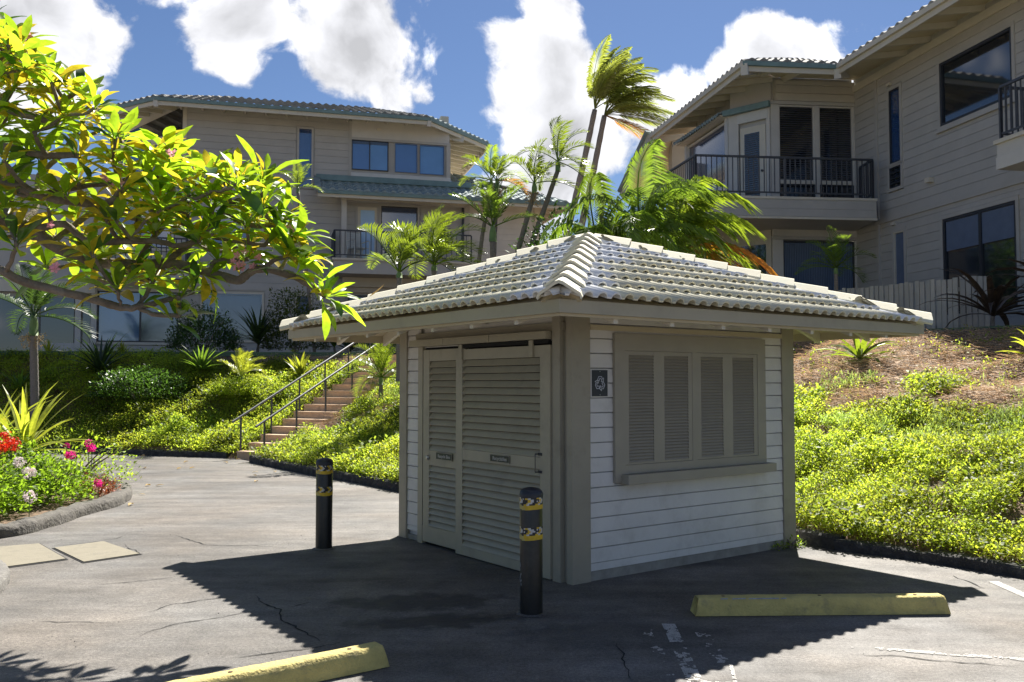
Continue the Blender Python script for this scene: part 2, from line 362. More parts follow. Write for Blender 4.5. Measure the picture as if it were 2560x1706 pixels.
unit_box = MB().box(0, 1, -1, 0, 0, 1)
_box_cache = {}
def ubox(matname):
    if matname not in _box_cache: _box_cache[matname] = unit_box.mesh('board', matname)
    return _box_cache[matname]
def slab(name, matname, parent, Mf, x0, x1, out0, out1, z0, z1):
    """box part in a wall frame: x along, out = distance proud of the wall plane, shared unit mesh"""
    M = Mf @ Matrix.Translation((x0, -out0, z0)) @ Matrix.Diagonal((x1-x0, out1-out0, z1-z0, 1))
    return inst(name, ubox(matname), parent, M)
def board_mesh(matname, h, gap=.006, t=.02):
    # lapped board: x 0..1, height h, slightly proud at its foot, bevelled top edge
    m = MB(); pr = [(0, 0), (-t, 0), (-t, .004), (-t*.72, h-gap-.004), (-t*.4, h-gap), (0, h-gap)]
    n = len(pr); vs = [(x, y, z) for x in (0, 1) for y, z in pr]
    m.add(vs, [tuple(range(n)), tuple(range(n, 2*n))[::-1]]+[(i, n+i, n+(i+1) % n, (i+1) % n) for i in range(n)])
    return m.mesh('board', matname)
def siding(wall, Mf, x0, x1, z0, z1, h, me, holes=(), out=0., name='board', start=None):
    """one object per board, split round the holes (hx0,hx1,hz0,hz1)"""
    z = z0 if start is None else start
    while z < z1-.01:
        lo, hi = max(z, z0), min(z+h, z1)
        xs = sorted({x0, x1, *[min(max(q, x0), x1) for H in holes for q in H[:2] if H[2] < hi and H[3] > lo]})
        segs = []
        for a, b in zip(xs, xs[1:]):
            if b-a < .01: continue
            mid = (a+b)/2; free = [(lo, hi)]
            for H in holes:
                if H[0] < mid < H[1]:
                    nf = []
                    for l, u in free:
                        if H[3] <= l or H[2] >= u: nf.append((l, u)); continue
                        if H[2] > l: nf.append((l, H[2]))
                        if H[3] < u: nf.append((H[3], u))
                    free = nf
            for l, u in free:
                if u-l > .012:
                    if segs and abs(segs[-1][1]-a) < 1e-6 and segs[-1][2:] == (l, u): segs[-1] = (segs[-1][0], b, l, u)
                    else: segs.append((a, b, l, u))
        for a, b, l, u in segs:
            M = Mf @ Matrix.Translation((a, -out, l)) @ Matrix.Diagonal((b-a, 1, (u-l)/h, 1))
            inst(name, me, wall, M)
        z += h
# ================================================================== TERRAIN
CURB_L = [(-30, 23.5), (-20, 22.3), (-10.8, 21.6), (-9.7, 21.3), (-8.05, 20.66), (-6.95, 20.35), (-6.3, 20.1)]
CURB_R = [(-5.45, 19.05), (-4.56, 17.77), (-3.45, 16.25), (-2.55, 15.15), (-1.72, 13.98), (-.4, 13.0), (.9, 12.55), (1.9, 11.9), (2.6, 10.7), (3.03, 9.62), (3.29, 9.12), (3.6, 8.85), (3.86, 8.59), (4.19, 8.16), (4.5, 7.72), (5.4, 6.6), (7, 5.2), (10, 3.2), (16, 1)]
EDGE = [(-30, 24.6), (-20, 24.2), (-13.8, 24.7), (-7.8, 25.5), (-4.0, 25.9), (-1, 24.6), (2, 22.5), (6.2, 19.4), (7.4, 16.2), (8.6, 15.0), (11, 12.2), (16, 8), (22, 5)]
EDGE_Z = [2.45, 2.45, 2.42, 2.42, 2.42, 2.4, 2.5, 2.56, 2.56, 2.56, 2.56, 2.6, 2.6]
BANK = CURB_L + CURB_R + [(60, -8), (60, 90), (-60, 90), (-60, 24)]
def seg_dist(P, poly, vals=None):
    best = np.full(len(P), 1e9); bv = np.zeros(len(P))
    for i in range(len(poly)-1):
        a = np.array(poly[i]); b = np.array(poly[i+1]); d = b-a
        t = np.clip(((P-a)@d)/(d@d), 0, 1); q = a+t[:, None]*d; dist = np.hypot(*(P-q).T)
        m = dist < best; best[m] = dist[m]
        if vals is not None: bv[m] = (vals[i]+(vals[i+1]-vals[i])*t)[m]
    return (best, bv) if vals is not None else best
def inside(P, poly):
    x, y = P[:, 0], P[:, 1]; r = np.zeros(len(P), bool); n = len(poly)
    for i in range(n):
        x0, y0 = poly[i]; x1, y1 = poly[(i+1) % n]
        if y0 == y1: continue
        c = ((y0 > y) != (y1 > y)) & (x < (x1-x0)*(y-y0)/(y1-y0)+x0); r ^= c
    return r
PLATEAU = EDGE + [(60, 5), (60, 90), (-60, 90), (-60, 24.6)]
_lat = rng.random((64, 64))
def vnoise(x, y, s):
    x = np.asarray(x)/s+31.7; y = np.asarray(y)/s+17.3; xi = np.floor(x).astype(int); yi = np.floor(y).astype(int); fx = x-xi; fy = y-yi
    fx = fx*fx*(3-2*fx); fy = fy*fy*(3-2*fy); g = lambda i, j: _lat[(xi+i) % 64, (yi+j) % 64]
    return (g(0, 0)*(1-fx)+g(1, 0)*fx)*(1-fy)+(g(0, 1)*(1-fx)+g(1, 1)*fx)*fy
ST0 = np.array([-6.06, 19.9]); SD = np.array([.4, .9165]); SW = np.array([.9165, -.4]); TREAD, RISE, NST, STW = .40, .163, 15, 1.12
def height(P, lumps=True):
    P = np.asarray(P, float); dc = seg_dist(P, CURB_L+CURB_R); de, ze = seg_dist(P, EDGE, EDGE_Z)
    t = dc/(dc+de+1e-9); t = t*.85+.15*(t*t*(3-2*t)); z = .1+(ze-.1)*t
    if lumps: z = z+((vnoise(P[:, 0], P[:, 1], 1.3)-.5)*.22+(vnoise(P[:, 0]+7, P[:, 1]+3, .55)-.5)*.16)*np.clip(dc/1.2, 0, 1)*np.clip(de/1.0, 0, 1)
    z = np.where(inside(P, PLATEAU), ze, z)
    # keep below the stair
    q = P-ST0; a = q@SD; b = q@SW; on = (b > -.15) & (b < STW+.30) & (a > -.3) & (a < TREAD*NST+.6)
    z = np.where(on, np.minimum(z, np.maximum(a/TREAD*RISE-.12, -.3)), z)
    return np.where(inside(P, BANK), z, -.15)
def hz(x, y): return float(height(np.array([[x, y]]))[0])
def grid_mesh(name, xs, ys, zf, matname):
    X, Y = np.meshgrid(xs, ys); P = np.stack([X.ravel(), Y.ravel()], 1); Z = zf(P)
    V = np.column_stack([P, Z]); nx = len(xs); i = np.arange((len(ys)-1)*(nx-1)); r, c = i//(nx-1), i % (nx-1); a = r*nx+c
    Fq = np.stack([a, a+1, a+nx+1, a+nx], 1); me = npmesh(name, V, Fq, 1., matname)
    me.polygons.foreach_set('use_smooth', [True]*len(Fq)); return me
xs = np.concatenate([np.arange(-60, -18, 3), np.arange(-18, 14, .2), np.arange(14, 61, 3)]); ys = np.concatenate([np.arange(-8, 5, 1), np.arange(5, 27, .2), np.arange(27, 91, 3)])
bank = link(bpy.data.objects.new('hillside', grid_mesh('hillside', xs, ys, height, 'mulch'))); tag(bank, 'planted earth bank rising behind the car park', kind='structure')
g = MB(); g.box(-1500, 1500, -1500, 1500, -.6, -.5); tag(g.build('ground', 'mulch'), 'flat ground beyond the site', kind='structure')
g = MB(); g.add([(-60, -40, 0), (60, -40, 0), (60, 30, 0), (-60, 30, 0)], [(0, 1, 2, 3)])
P_ = CURB_L+[(-5.9, 19.6)]+CURB_R
g = MB()   # asphalt up to just under the curbs: fan of quads from the curb line towards the camera side
pts = [(-60, 24.2)]+P_+[(60, -8)]
for (xa, ya), (xb, yb) in zip(pts, pts[1:]): g.add([(xa, ya+.04, 0), (xb, yb+.04, 0), (xb, -60, 0), (xa, -60, 0)], [(0, 1, 2, 3)])
tag(g.build('car_park_asphalt', 'asphalt'), 'worn grey asphalt of the car park and drive', kind='structure')
# cracks: thin dark ribbons with wobble
def crack(pts, w=.007, seed=0):
    rr = random.Random(seed); m = MB(); P = [Vector((*p, .004)) for p in pts]; L_ = []
    for a, b in zip(P, P[1:]):
        n = max(2, int((b-a).length/.05))
        for i in range(n): L_.append(a.lerp(b, i/n))
    L_.append(P[-1]); off = 0; vs = []
    for i, p in enumerate(L_):
        d = (L_[min(i+1, len(L_)-1)]-L_[max(i-1, 0)]).normalized(); s = Vector((-d.y, d.x, 0)); off = off*.8+rr.uniform(-.016, .016); ww = w*rr.uniform(.35, 1.3)*min(1, 3*i/len(L_)+.15, 3*(len(L_)-1-i)/len(L_)+.15)
        vs += [p+s*(off+ww), p+s*(off-ww)]
    m.add(vs, [(2*i, 2*i+1, 2*i+3, 2*i+2) for i in range(len(L_)-1)])
    return tag(m.build('asphalt_crack', 'dark_gap'), 'dark crack line in the asphalt', kind='structure')
def G(x, y):
    d = px_dir(x, y); t = -EYE/d.z; return (d.x*t, d.y*t)
for i, pl in enumerate([[(430, 1336), (470, 1352), (515, 1364), (560, 1365), (640, 1364), (715, 1372)], [(640, 1488), (655, 1510), (700, 1525), (712, 1550), (765, 1590), (800, 1605)], [(715, 1522), (790, 1505)],
        [(345, 1592), (380, 1575), (450, 1560), (540, 1548), (640, 1530)], [(355, 1535), (430, 1512), (520, 1500), (600, 1492)], [(90, 1556), (180, 1558), (280, 1557)], [(560, 1650), (680, 1632), (800, 1620), (870, 1605)],
        [(110, 1366), (200, 1360), (290, 1347), (312, 1338)], [(2385, 1440), (2430, 1458), (2470, 1472)], [(2390, 1472), (2470, 1470)], [(230, 1465), (380, 1452), (440, 1444)], [(360, 1388), (330, 1375), (305, 1362)], [(2120, 1638), (2250, 1640), (2400, 1655), (2560, 1668)], [(1575, 1700), (1560, 1670), (1545, 1610)]]):
    crack([G(*p) for p in pl], .006 if i not in (1, 8) else .009, i)
# painted parking lines, worn to fragments
def paint(name, poly, cover=.8, seed=1, cell=.012):
    """a worn painted line: many small chips where value noise is above the wear"""
    cell = .011; rr = random.Random(seed); m = MB(); (ax, ay), (bx, by), w = poly; a = Vector((ax, ay, .004)); b = Vector((bx, by, .004)); d = (b-a); Lh = d.length; d.normalize(); s = Vector((-d.y, d.x, 0))
    nL, nW = int(Lh/cell), max(2, int(w/cell)); cw = w/nW
    I, J = np.meshgrid(np.arange(nL), np.arange(nW), indexing='ij'); x = I*cell+seed*3.1; y = J*cw+seed*7.7
    v = vnoise(x, y, .05)*.45+vnoise(x+5, y+3, .016)*.35+vnoise(x+9, y+2, .15)*.2
    for i in range(nL):
        for j in range(nW):
            c = cover(i/nL, (j+.5)/nW) if callable(cover) else cover
            edge = min(j+.5, nW-j-.5)/nW
            if v[i, j]*(1.12 if edge < .12 else 1) < .5+(c-.5)*.62:
                p = a+d*(i*cell)+s*(j*cw-w/2); k = [rr.uniform(-.003, .003) for _ in range(8)]
                m.add([p+Vector((k[0], k[1], 0)), p+d*cell+Vector((k[2], k[3], 0)), p+d*cell+s*cw+Vector((k[4], k[5], 0)), p+s*cw+Vector((k[6], k[7], 0))], [(0, 1, 2, 3)])
    return tag(m.build(name, 'line_white'), 'worn white parking line', kind='structure')
paint('parking_line', ((1.085, 6.32), (1.02, 5.0), .09), lambda u, v: .85 if u < .33 else (.42 if u < .75 else .8), 1, .022)
paint('parking_line', ((.91, 6.2), (.90, 5.2), .08), .33, 2, .022)
paint('parking_line', ((1.27, 6.1), (1.26, 5.45), .09), .33, 3, .022)
paint('parking_line', ((1.3, 5.42), (1.23, 5.0), .02), .75, 4, .02)
paint('parking_line', ((1.0, 5.1), (1.9, 4.93), .09), .8, 5, .025)
paint('parking_line', ((4.05, 7.66), (4.02, 6.6), .09), lambda u, v: .9, 6, .03)
paint('parking_line', ((2.15, 5.78), (3.3, 5.46), .06), lambda u, v: .42+.4*u, 7, .025)
paint('parking_line', ((3.3, 5.46), (5.2, 4.9), .07), .85, 8, .03)
# ------------------------------------------------------------------ curbs
def curb(name, line, w, h, matname, round_=0., jitter=.008, label=None, closed=False, seg=.12):
    rr = random.Random(len(line)*7+int(w*100)); P = [Vector((*p, 0)) for p in line]; L_ = []
    if round_:
        Q = []
        for i in range(len(P)-1):
            p0, p1, p2, p3 = P[max(i-1, 0)], P[i], P[i+1], P[min(i+2, len(P)-1)]
            for k in range(8):
                t = k/8; Q.append(.5*((2*p1)+(p2-p0)*t+(2*p0-5*p1+4*p2-p3)*t*t+(3*p1-p0-3*p2+p3)*t**3))
        P = Q+[P[-1]]
    for a, b in zip(P, P[1:]):
        n = max(1, int((b-a).length/seg))
        for i in range(n): L_.append(a.lerp(b, i/n))
    L_.append(P[-1])
    prof = [(-.5, -.05), (-.5, .55), (-.42, .88), (-.2, 1), (.2, 1), (.42, .85), (.5, .5), (.5, -.05)] if round_ else [(-.5, -.05), (-.48, .85), (-.36, 1), (.36, 1), (.46, .88), (.5, -.05)]
    m = MB(); n = len(prof); b0 = 0
    for i, p in enumerate(L_):
        d = (L_[min(i+1, len(L_)-1)]-L_[max(i-1, 0)]).normalized(); s = Vector((-d.y, d.x, 0)); pinch = 0
        if i % int(1.2/seg) == 0 and i: pinch = .03
        for u, v in prof: m.v.append(tuple(p+s*(u*w+rr.uniform(-jitter, jitter))+Vector((0, 0, max(-.05, v*h-pinch*(v > .6)+rr.uniform(-jitter, jitter)*(v > 0))))))
    for i in range(len(L_)-1):
        for j in range(n-1): m.f.append([i*n+j, i*n+j+1, (i+1)*n+j+1, (i+1)*n+j]); m.t.append(1.); m.m.append(0)
    for e in (0, (len(L_)-1)*n): m.f.append([e+j for j in range(n)]); m.t.append(1.); m.m.append(0)
    o = m.build(name, matname, smooth=bool(round_)); return tag(o, label, kind='structure')
curb('curb', CURB_L[1:], .17, .13, 'curb_black', label='black curb along the left planted bank')
curb('curb', CURB_R[:11], .19, .14, 'curb_black', label='black curb between the stairs and the shed')
curb('curb', CURB_R[9:], .18, .105, 'curb_black', label='black curb along the right planted bank', jitter=.012)
BED = [(-9.5, 9.0), (-6.6, 9.15), (-5.62, 9.8), (-5.47, 10.5), (-5.5, 11.4), (-5.47, 12.3), (-5.68, 13.2), (-6.15, 14.15), (-6.7, 15.0), (-7.4, 15.9), (-8.9, 17.6), (-11, 19.4)]
curb('curb', BED, .26, .14, 'curb_grey', round_=1, jitter=.013, label='grey rounded curb round the flower bed')
g = MB(); g.prism([(-14, 8.9)]+BED+[(-14, 20.5)], -.02, .09); tag(g.build('flower_bed', 'mulch'), 'brown soil of the flower bed on the left', kind='structure')
isl = [(-5.85+1.72*math.cos(a), 6.75+1.78*math.sin(a)) for a in [R(d) for d in range(-110, 111, 15)]]
curb('curb', isl, .24, .12, 'curb_pale', round_=1, label='pale rounded end of the traffic island')
g = MB(); g.prism([(-5.85+1.65*math.cos(R(d)), 6.75+1.7*math.sin(R(d))) for d in range(0, 360, 20)], -.02, .1); tag(g.build('traffic_island', 'mulch'), 'soil of the traffic island the plumeria grows in', kind='structure')
# concrete covers set in the asphalt
def cover(px4, label):
    c = [Vector((*G(*p), 0)) for p in px4]; ctr = sum(c, Vector())/4
    t = thing('utility_cover', label, 'cover', tuple(ctr), group='concrete utility covers in the drive')
    m = MB(); q = [(p-ctr)*.985 for p in c]; m.add([*[p+Vector((0, 0, -.01)) for p in q], *[p+Vector((0, 0, .012)) for p in q]], [(4, 5, 6, 7), (0, 1, 5, 4), (1, 2, 6, 5), (2, 3, 7, 6), (3, 0, 4, 7)]); m.build('slab', 'concrete_cover', t)
    m = MB(); q2 = [(p-ctr)*1.045 for p in c]
    for i in range(4):
        a, b, a2, b2 = q[i], q[(i+1) % 4], q2[i], q2[(i+1) % 4]; z = Vector((0, 0, .005)); m.add([a+z, b+z, b2+z, a2+z], [(0, 1, 2, 3)])
    m.build('joint', 'dark_gap', t)
cover([(-60, 1374), (98, 1361), (166, 1400), (-20, 1425)], 'square concrete cover partly hidden by the island curb')
cover([(134, 1372), (259, 1355.5), (351, 1387), (209, 1408)], 'square concrete cover nearest the middle of the drive')
# ================================================================== KIOSK
KA = .6377; KC = (.5209, 7.573, 0); W = 2.96; FX = 3.08; OV = .887; E = 4.85; HE = E/2; FAR = E-OV
kiosk = thing('recycling_shed', 'small white clapboard recycling shed with pale tiled hip roof', 'shed', KC, KA)
K0 = WM[kiosk.name]
FR = K0.copy()                                              # right face: x along, inward y
FL = K0 @ Matrix.Translation((0, FX, 0)) @ Matrix.Rotation(-math.pi/2, 4, 'Z')   # left face: x from far left to near corner
FB = K0 @ Matrix.Translation((W, W, 0)) @ Matrix.Rotation(math.pi, 4, 'Z')
FRR = K0 @ Matrix.Translation((W, 0, 0)) @ Matrix.Rotation(math.pi/2, 4, 'Z')
bm_k = board_mesh('siding_white', .127, .007, .02)
TOPZ = 2.36
# cores: wall backing behind the boards
def kwall(Mf, z0=.05, x0=.03, x1=W-.03):
    return MB().box(x0, x1, .022, .1, z0, TOPZ).build('wall', 'siding_white', kiosk, Mf)
wr, wl, wb, wrr = kwall(FR), kwall(FL, .05, .15, 3.05), kwall(FB), kwall(FRR)
B0 = EYE-13*.127   # a joint lies at eye height
siding(wr, FR, .157, 2.765, .085, 2.3, .127, bm_k, [(.44, 2.466, .80, 2.105)], start=B0)
siding(wl, FL, .327, .595, .10, 2.3, .127, bm_k, start=B0)     # left strip
siding(wl, FL, .684, FX-.1, 2.04, 2.36, .127, bm_k, start=B0+15*.127)
siding(wb, FB, .03, W-.03, .1, 2.3, .127, bm_k, start=B0); siding(wrr, FRR, .03, W-.03, .1, 2.3, .127, bm_k, start=B0)
slab('footing', 'concrete_footing', kiosk, FR, .02, W-.1, -.03, .012, -.03, .082)
slab('footing', 'concrete_footing', kiosk, FL, .2, .6, -.03, .008, -.03, .05)
slab('footing', 'concrete_footing', kiosk, FB, .02, W-.02, -.03, .02, -.03, .1); slab('footing', 'concrete_footing', kiosk, FRR, .02, W-.02, -.03, .02, -.03, .1)
# corner trim
for Mf, x0, x1, o0, o1 in [(FR, .0, .157, 0, .03), (FR, 2.765, 2.955, 0, .034), (FL, .168, .322, 0, .03), (FL, .319, .331, 0, .037)]:
    slab('corner_board', 'trim_taupe', kiosk, Mf, x0, x1, o0, o1, .0, TOPZ)
slab('corner_board', 'trim_taupe', kiosk, FL, 3.035, 3.11, 0, .045, 0, TOPZ)
slab('corner_board', 'trim_taupe', kiosk, FL, 2.985, 3.035, 0, .025, 0, TOPZ)
slab('corner_board', 'trim_taupe', kiosk, FL, 2.882, 2.985, 0, .075, 0, 2.28)
slab('door_jamb', 'door_taupe', kiosk, FL, .592, .684, 0, .045, -.01, 2.05)
# door opening shade behind the doors
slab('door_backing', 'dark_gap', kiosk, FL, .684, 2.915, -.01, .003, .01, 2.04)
def louver_door(Mf, x0, x1, z0, z1, o, th, panels, sl, name, label, pitch, slat_w=.075):
    """frame (stiles and rails) with louver panels; x,z in wall frame"""
    M = Mf @ Matrix.Translation((x0, -o, z0)); w, h = x1-x0, z1-z0; d = MB()
    st = sl['stile']; d.box(0, sl.get('stile_l', st), -th, 0, 0, h); d.box(w-st, w, -th, 0, 0, h); zs = 0
    for a, b in sl['rails']: d.box(sl.get('stile_l', st), w-st, -th+.002, -.002, a-z0, b-z0)
    dm = d.build(name, 'door_taupe', kiosk, M)
    if label: dm['label'] = label
    sw = w-st-sl.get('stile_l', st); sm = MB(); c, s_ = math.cos(R(54)), math.sin(R(54))
    # slat: thin blade, outer edge low
    t = .004; q = [(-.5, 0), (.5, 0)]
    vs = []
    for x in (0, sw):
        for a, b in ((-1, -1), (1, -1), (1, 1), (-1, 1)):
            y = -(a*-.5)*slat_w*c*-1; yy = (a*.5)*slat_w*c; zz = (a*.5)*slat_w*s_; vs.append((x, yy+b*t*s_*-1, zz+b*t*c))
    sm.add(vs, [(0, 1, 2, 3), (7, 6, 5, 4), (0, 4, 5, 1), (1, 5, 6, 2), (2, 6, 7, 3), (3, 7, 4, 0)]); me = sm.mesh('louver_slat', sl['mat'])
    for a, b in panels:
        n = round((b-a)/pitch); p = (b-a)/n
        for i in range(n): inst('louver_slat', me, dm, M @ Matrix.Translation((sl.get('stile_l', st), -th/2, a-z0+p*(i+.5))))
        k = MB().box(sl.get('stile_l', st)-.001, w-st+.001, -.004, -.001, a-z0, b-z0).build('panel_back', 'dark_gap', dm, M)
    return dm
sd = louver_door(FL, .70, 1.42, .03, 2.015, .004, .04, [(.196, .823), (.969, 1.898)], dict(stile=.075, stile_l=.118, rails=[(.03, .196), (.823, .969), (1.898, 2.015)], mat='door_taupe'), 'narrow_door', 'narrow louvered door at the left', .0655)
sd2 = MB().box(1.495-.70, 1.42-.70, -.04, 0, 0, 1.985).build('stile', 'door_taupe', sd, FL @ Matrix.Translation((.70, -.004, .03)))
bd = louver_door(FL, 1.405, 2.875, -.0+.012, 1.998, .055, .04, [(.098, .929), (1.027, 1.898)], dict(stile=.135, stile_l=.115, rails=[(.012, .098), (.929, 1.027), (1.898, 1.998)], mat='door_taupe'), 'sliding_door', 'wide louvered sliding door', .0655)
# bottom kick board of narrow door
slab('kick_board', 'door_taupe', sd, FL, .702, 1.41, .044, .05, .03, .19)
# track and hangers
slab('track_cover', 'door_taupe', kiosk, FL, .545, 2.862, .03, .13, 2.05, 2.118)
slab('track_rail', 'dark_gap', kiosk, FL, 1.45, 2.86, .07, .10, 2.012, 2.045)
slab('track_header', 'trim_taupe', kiosk, FL, .55, 3.0, 0, .05, 2.12, 2.19)
for x in (1.475, 2.60): slab('hanger', 'door_taupe', bd, FL, x, x+.055, .096, .112, 1.9, 2.045)
slab('joint_cap', 'door_taupe', kiosk, FL, 1.20, 1.215, .131, .134, 2.045, 2.12); slab('joint_cap', 'door_taupe', kiosk, FL, 2.0, 2.015, .131, .134, 2.045, 2.12)
# handle and lock
hm = MB(); hx = 2.728; hm.tube([(hx, -.14, .905), (hx, -.14, 1.06)], .004, 6); hm.tube([(hx, -.14, .905), (hx, -.093, .905)], .006, 6); hm.tube([(hx, -.14, 1.06), (hx, -.093, 1.06)], .006, 6)
hm.box(hx-.01, hx+.04, -.1, -.094, 1.045, 1.07); hm.box(hx-.01, hx+.04, -.1, -.094, .895, .918); hm.build('handle', 'window_frame', bd, FL)
lk = MB().lathe([(.024, 0), (.024, .006), (.017, .02), (.008, .022)], 16).build('lock', 'metal', sd, FL @ Matrix.Translation((.808, -.05, .90)) @ Matrix.Rotation(math.pi/2, 4, 'X'))
def text_mesh(s, size, matname, name, parent, M, align='CENTER', sx=1):
    c = bpy.data.curves.new(name, 'FONT'); c.body = s; c.size = size; c.align_x = align; c.align_y = 'CENTER'; c.extrude = .0008; c.offset = .0006
    to = bpy.data.objects.new('tmp_text', c); col.objects.link(to); dg = bpy.context.evaluated_depsgraph_get(); me = bpy.data.meshes.new_from_object(to.evaluated_get(dg)); bpy.data.objects.remove(to)
    me.materials.clear(); me.materials.append(MAT[matname]); return inst(name, me, parent, M @ Matrix.Diagonal((sx, 1, 1, 1)))
def nameplate(parent, x0, x1, z0, z1, o, text, label, size):
    p = slab('name_plate', 'plate_green', parent, FL, x0, x1, o, o+.006, z0, z1); p['label'] = label
    rim = MB(); w_ = .005
    for a, b, c, d in ((x0, x1, z0, z0+w_), (x0, x1, z1-w_, z1), (x0, x0+w_, z0, z1), (x1-w_, x1, z0, z1)): rim.box(a, b, -(o+.0085), -(o+.0062), c, d)
    rim.build('plate_rim', 'trim_taupe', p, FL)
    text_mesh(text, size, 'line_white', 'lettering', p, FL @ Matrix.Translation(((x0+x1)/2, -(o+.0075), (z0+z1)/2-.002)) @ Matrix.Rotation(math.pi/2, 4, 'X'))
nameplate(sd, FX-2.10, FX-1.80, .893, .965, .051, 'Recycle Bins', 'small dark green plate with white lettering', .046)
nameplate(bd, FX-1.08, FX-.775, .945, 1.015, .096, 'Recyclables', 'small dark plate with faded lettering', .048)
# shutter window on the right face
winb = slab('window_casing', 'shutter_taupe', kiosk, FR, .432, 2.472, 0, .026, .82, 2.1)
for a, b, z0, z1, o in [(.425, .545, .81, 2.105, .05), (2.35, 2.475, .81, 2.105, .05), (.545, 2.35, 1.955, 2.105, .05), (.545, 2.35, .88, .955, .05)]:
    slab('casing_board', 'shutter_taupe', winb, FR, a, b, .02, o, z0, z1)
slab('window_sill', 'shutter_taupe', kiosk, FR, .50, 2.52, .02, .135, .797, .878)
slab('mullion', 'shutter_taupe', winb, FR, 1.405, 1.47, .027, .048, .955, 1.955)
def shutter(x0, x1, groups):
    M = FR @ Matrix.Translation((x0, -.026, .958)); h = .994; d = MB(); cur = 0
    for a, b in groups: d.box(cur, a-x0, -.02, 0, 0, h); cur = b-x0
    d.box(cur, x1-x0, -.02, 0, 0, h)
    for a, b in groups: d.box(a-x0, b-x0, -.019, -.001, 0, .016); d.box(a-x0, b-x0, -.019, -.001, h-.035, h)
    dm = d.build('shutter', 'shutter_taupe', kiosk, M); c, s_ = math.cos(R(50)), math.sin(R(50))
    for a, b in groups:
        sw = b-a; sm = MB(); vs = []; wd, t = .034, .0025
        for x in (0, sw):
            for i, j in ((-1, -1), (1, -1), (1, 1), (-1, 1)): vs.append((x, i*.5*wd*c-j*t*s_, i*.5*wd*s_+j*t*c))
        sm.add(vs, [(0, 1, 2, 3), (7, 6, 5, 4), (0, 4, 5, 1), (1, 5, 6, 2), (2, 6, 7, 3), (3, 7, 4, 0)]); me = sm.mesh('shutter_slat', 'shutter_taupe'); n = 34; p = (h-.051)/n
        for i in range(n): inst('shutter_slat', me, dm, M @ Matrix.Translation((a-x0, -.010, .016+p*(i+.5))))
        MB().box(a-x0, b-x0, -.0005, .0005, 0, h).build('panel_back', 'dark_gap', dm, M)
shutter(.548, 1.403, [(.592, .90), (1.036, 1.35)]); shutter(1.472, 2.348, [(1.525, 1.835), (1.977, 2.29)])
# eave structure
slope = .94/HE; ZF = 2.173
def kroof_pt(s, r, dz=0): return (s, r, ZF+.098+r*slope+dz)
roof = MB()
cx = HE-OV
apex = (cx, cx, ZF+.085+.94)
c4 = [(-OV, -OV), (FAR, -OV), (FAR, FAR), (-OV, FAR)]
ins = .02
top = [(x, y, ZF+.088) for x, y in c4]; low = [(x+(ins if x < 0 else -ins), y+(ins if y < 0 else -ins), ZF+.045) for x, y in c4]
roof.add([*top, apex], [(0, 1, 4), (1, 2, 4), (2, 3, 4), (3, 0, 4)])
roof.add([*low, (cx, cx, ZF+.045+.93)], [(1, 0, 4), (2, 1, 4), (3, 2, 4), (0, 3, 4)])
rf = roof.build('roof', 'soffit_paint', kiosk, K0)
# four sides frames for the roof: origin at eave corner, x along eave, y inward
sides = [K0 @ Matrix.Translation((-OV, -OV, 0)), K0 @ Matrix.Translation((-OV, FAR, 0)) @ Matrix.Rotation(-math.pi/2, 4, 'Z'),
         K0 @ Matrix.Translation((FAR, FAR, 0)) @ Matrix.Rotation(math.pi, 4, 'Z'), K0 @ Matrix.Translation((FAR, -OV, 0)) @ Matrix.Rotation(math.pi/2, 4, 'Z')]
for S in sides:
    f = MB(); vs = []
    def fb(z0, z1, y0, y1, nm, mt_):
        f = MB(); f.add([(y0, y0, z0), (E-y0, y0, z0), (E-y1, y1, z0), (y1, y1, z0), (y0, y0, z1), (E-y0, y0, z1), (E-y1, y1, z1), (y1, y1, z1)], [(0, 1, 2, 3), (4, 5, 6, 7), (0, 1, 5, 4), (1, 2, 6, 5), (2, 3, 7, 6), (3, 0, 4, 7)]); f.build(nm, mt_, rf, S)
    fb(ZF, ZF+.094, 0, .032, 'fascia', 'fascia_paint'); fb(ZF-.022, ZF+.06, .034, .06, 'sub_fascia', 'soffit_paint')
    # rafters: the cream colour stands in for light on their tails
    for k in range(-3, 4):
        x = HE+k*.61; L_ = min(x, E-x)-.05
        if L_ < .3: continue
        L_ = min(L_, OV+.05)
        m = MB(); z = lambda y: ZF+.046+y*slope*.985
        m.add([(x+i*.022, y, z(y)+dz) for y in (.06, L_) for dz in (-.14 if y > .1 else -.125, -.002) for i in (-1, 1)], [(0, 1, 3, 2), (4, 6, 7, 5), (0, 4, 5, 1), (2, 3, 7, 6), (0, 2, 6, 4), (1, 5, 7, 3)]); m.build('rafter', 'trim_cream', rf, S)
    # hip rafter with angled end
    m = MB(); d = Vector((1, 1, 0)).normalized(); s = Vector((1, -1, 0)).normalized(); w2 = .035
    A = .09; Bq = OV+.1; zz = lambda q: ZF+.046+q*slope*.985
    vs = []
    for q, lo in ((A, .07), (A+.35, .16), (Bq, .17)):
        c = Vector((q, q, 0))
        for i in (-1, 1): vs += [c+s*(i*w2)+Vector((0, 0, zz(q)-lo)), c+s*(i*w2)+Vector((0, 0, zz(q)-.003))]
    m.add(vs, [(0, 2, 3, 1), (0, 4, 6, 2), (4, 8, 10, 6), (0, 1, 5, 4), (4, 5, 9, 8), (2, 6, 7, 3), (6, 10, 11, 7), (8, 9, 11, 10)]); m.build('hip_rafter', 'soffit_paint', rf, S)
    # frieze under the soffit
for Mf in (FR, FL, FB, FRR): slab('frieze_board', 'soffit_paint', kiosk, Mf, .0, W-.0, .0, .028, 2.31, 2.42) if False else None
slab('frieze_board', 'soffit_paint', kiosk, FR, .16, 2.765, .021, .034, 2.125, 2.17)
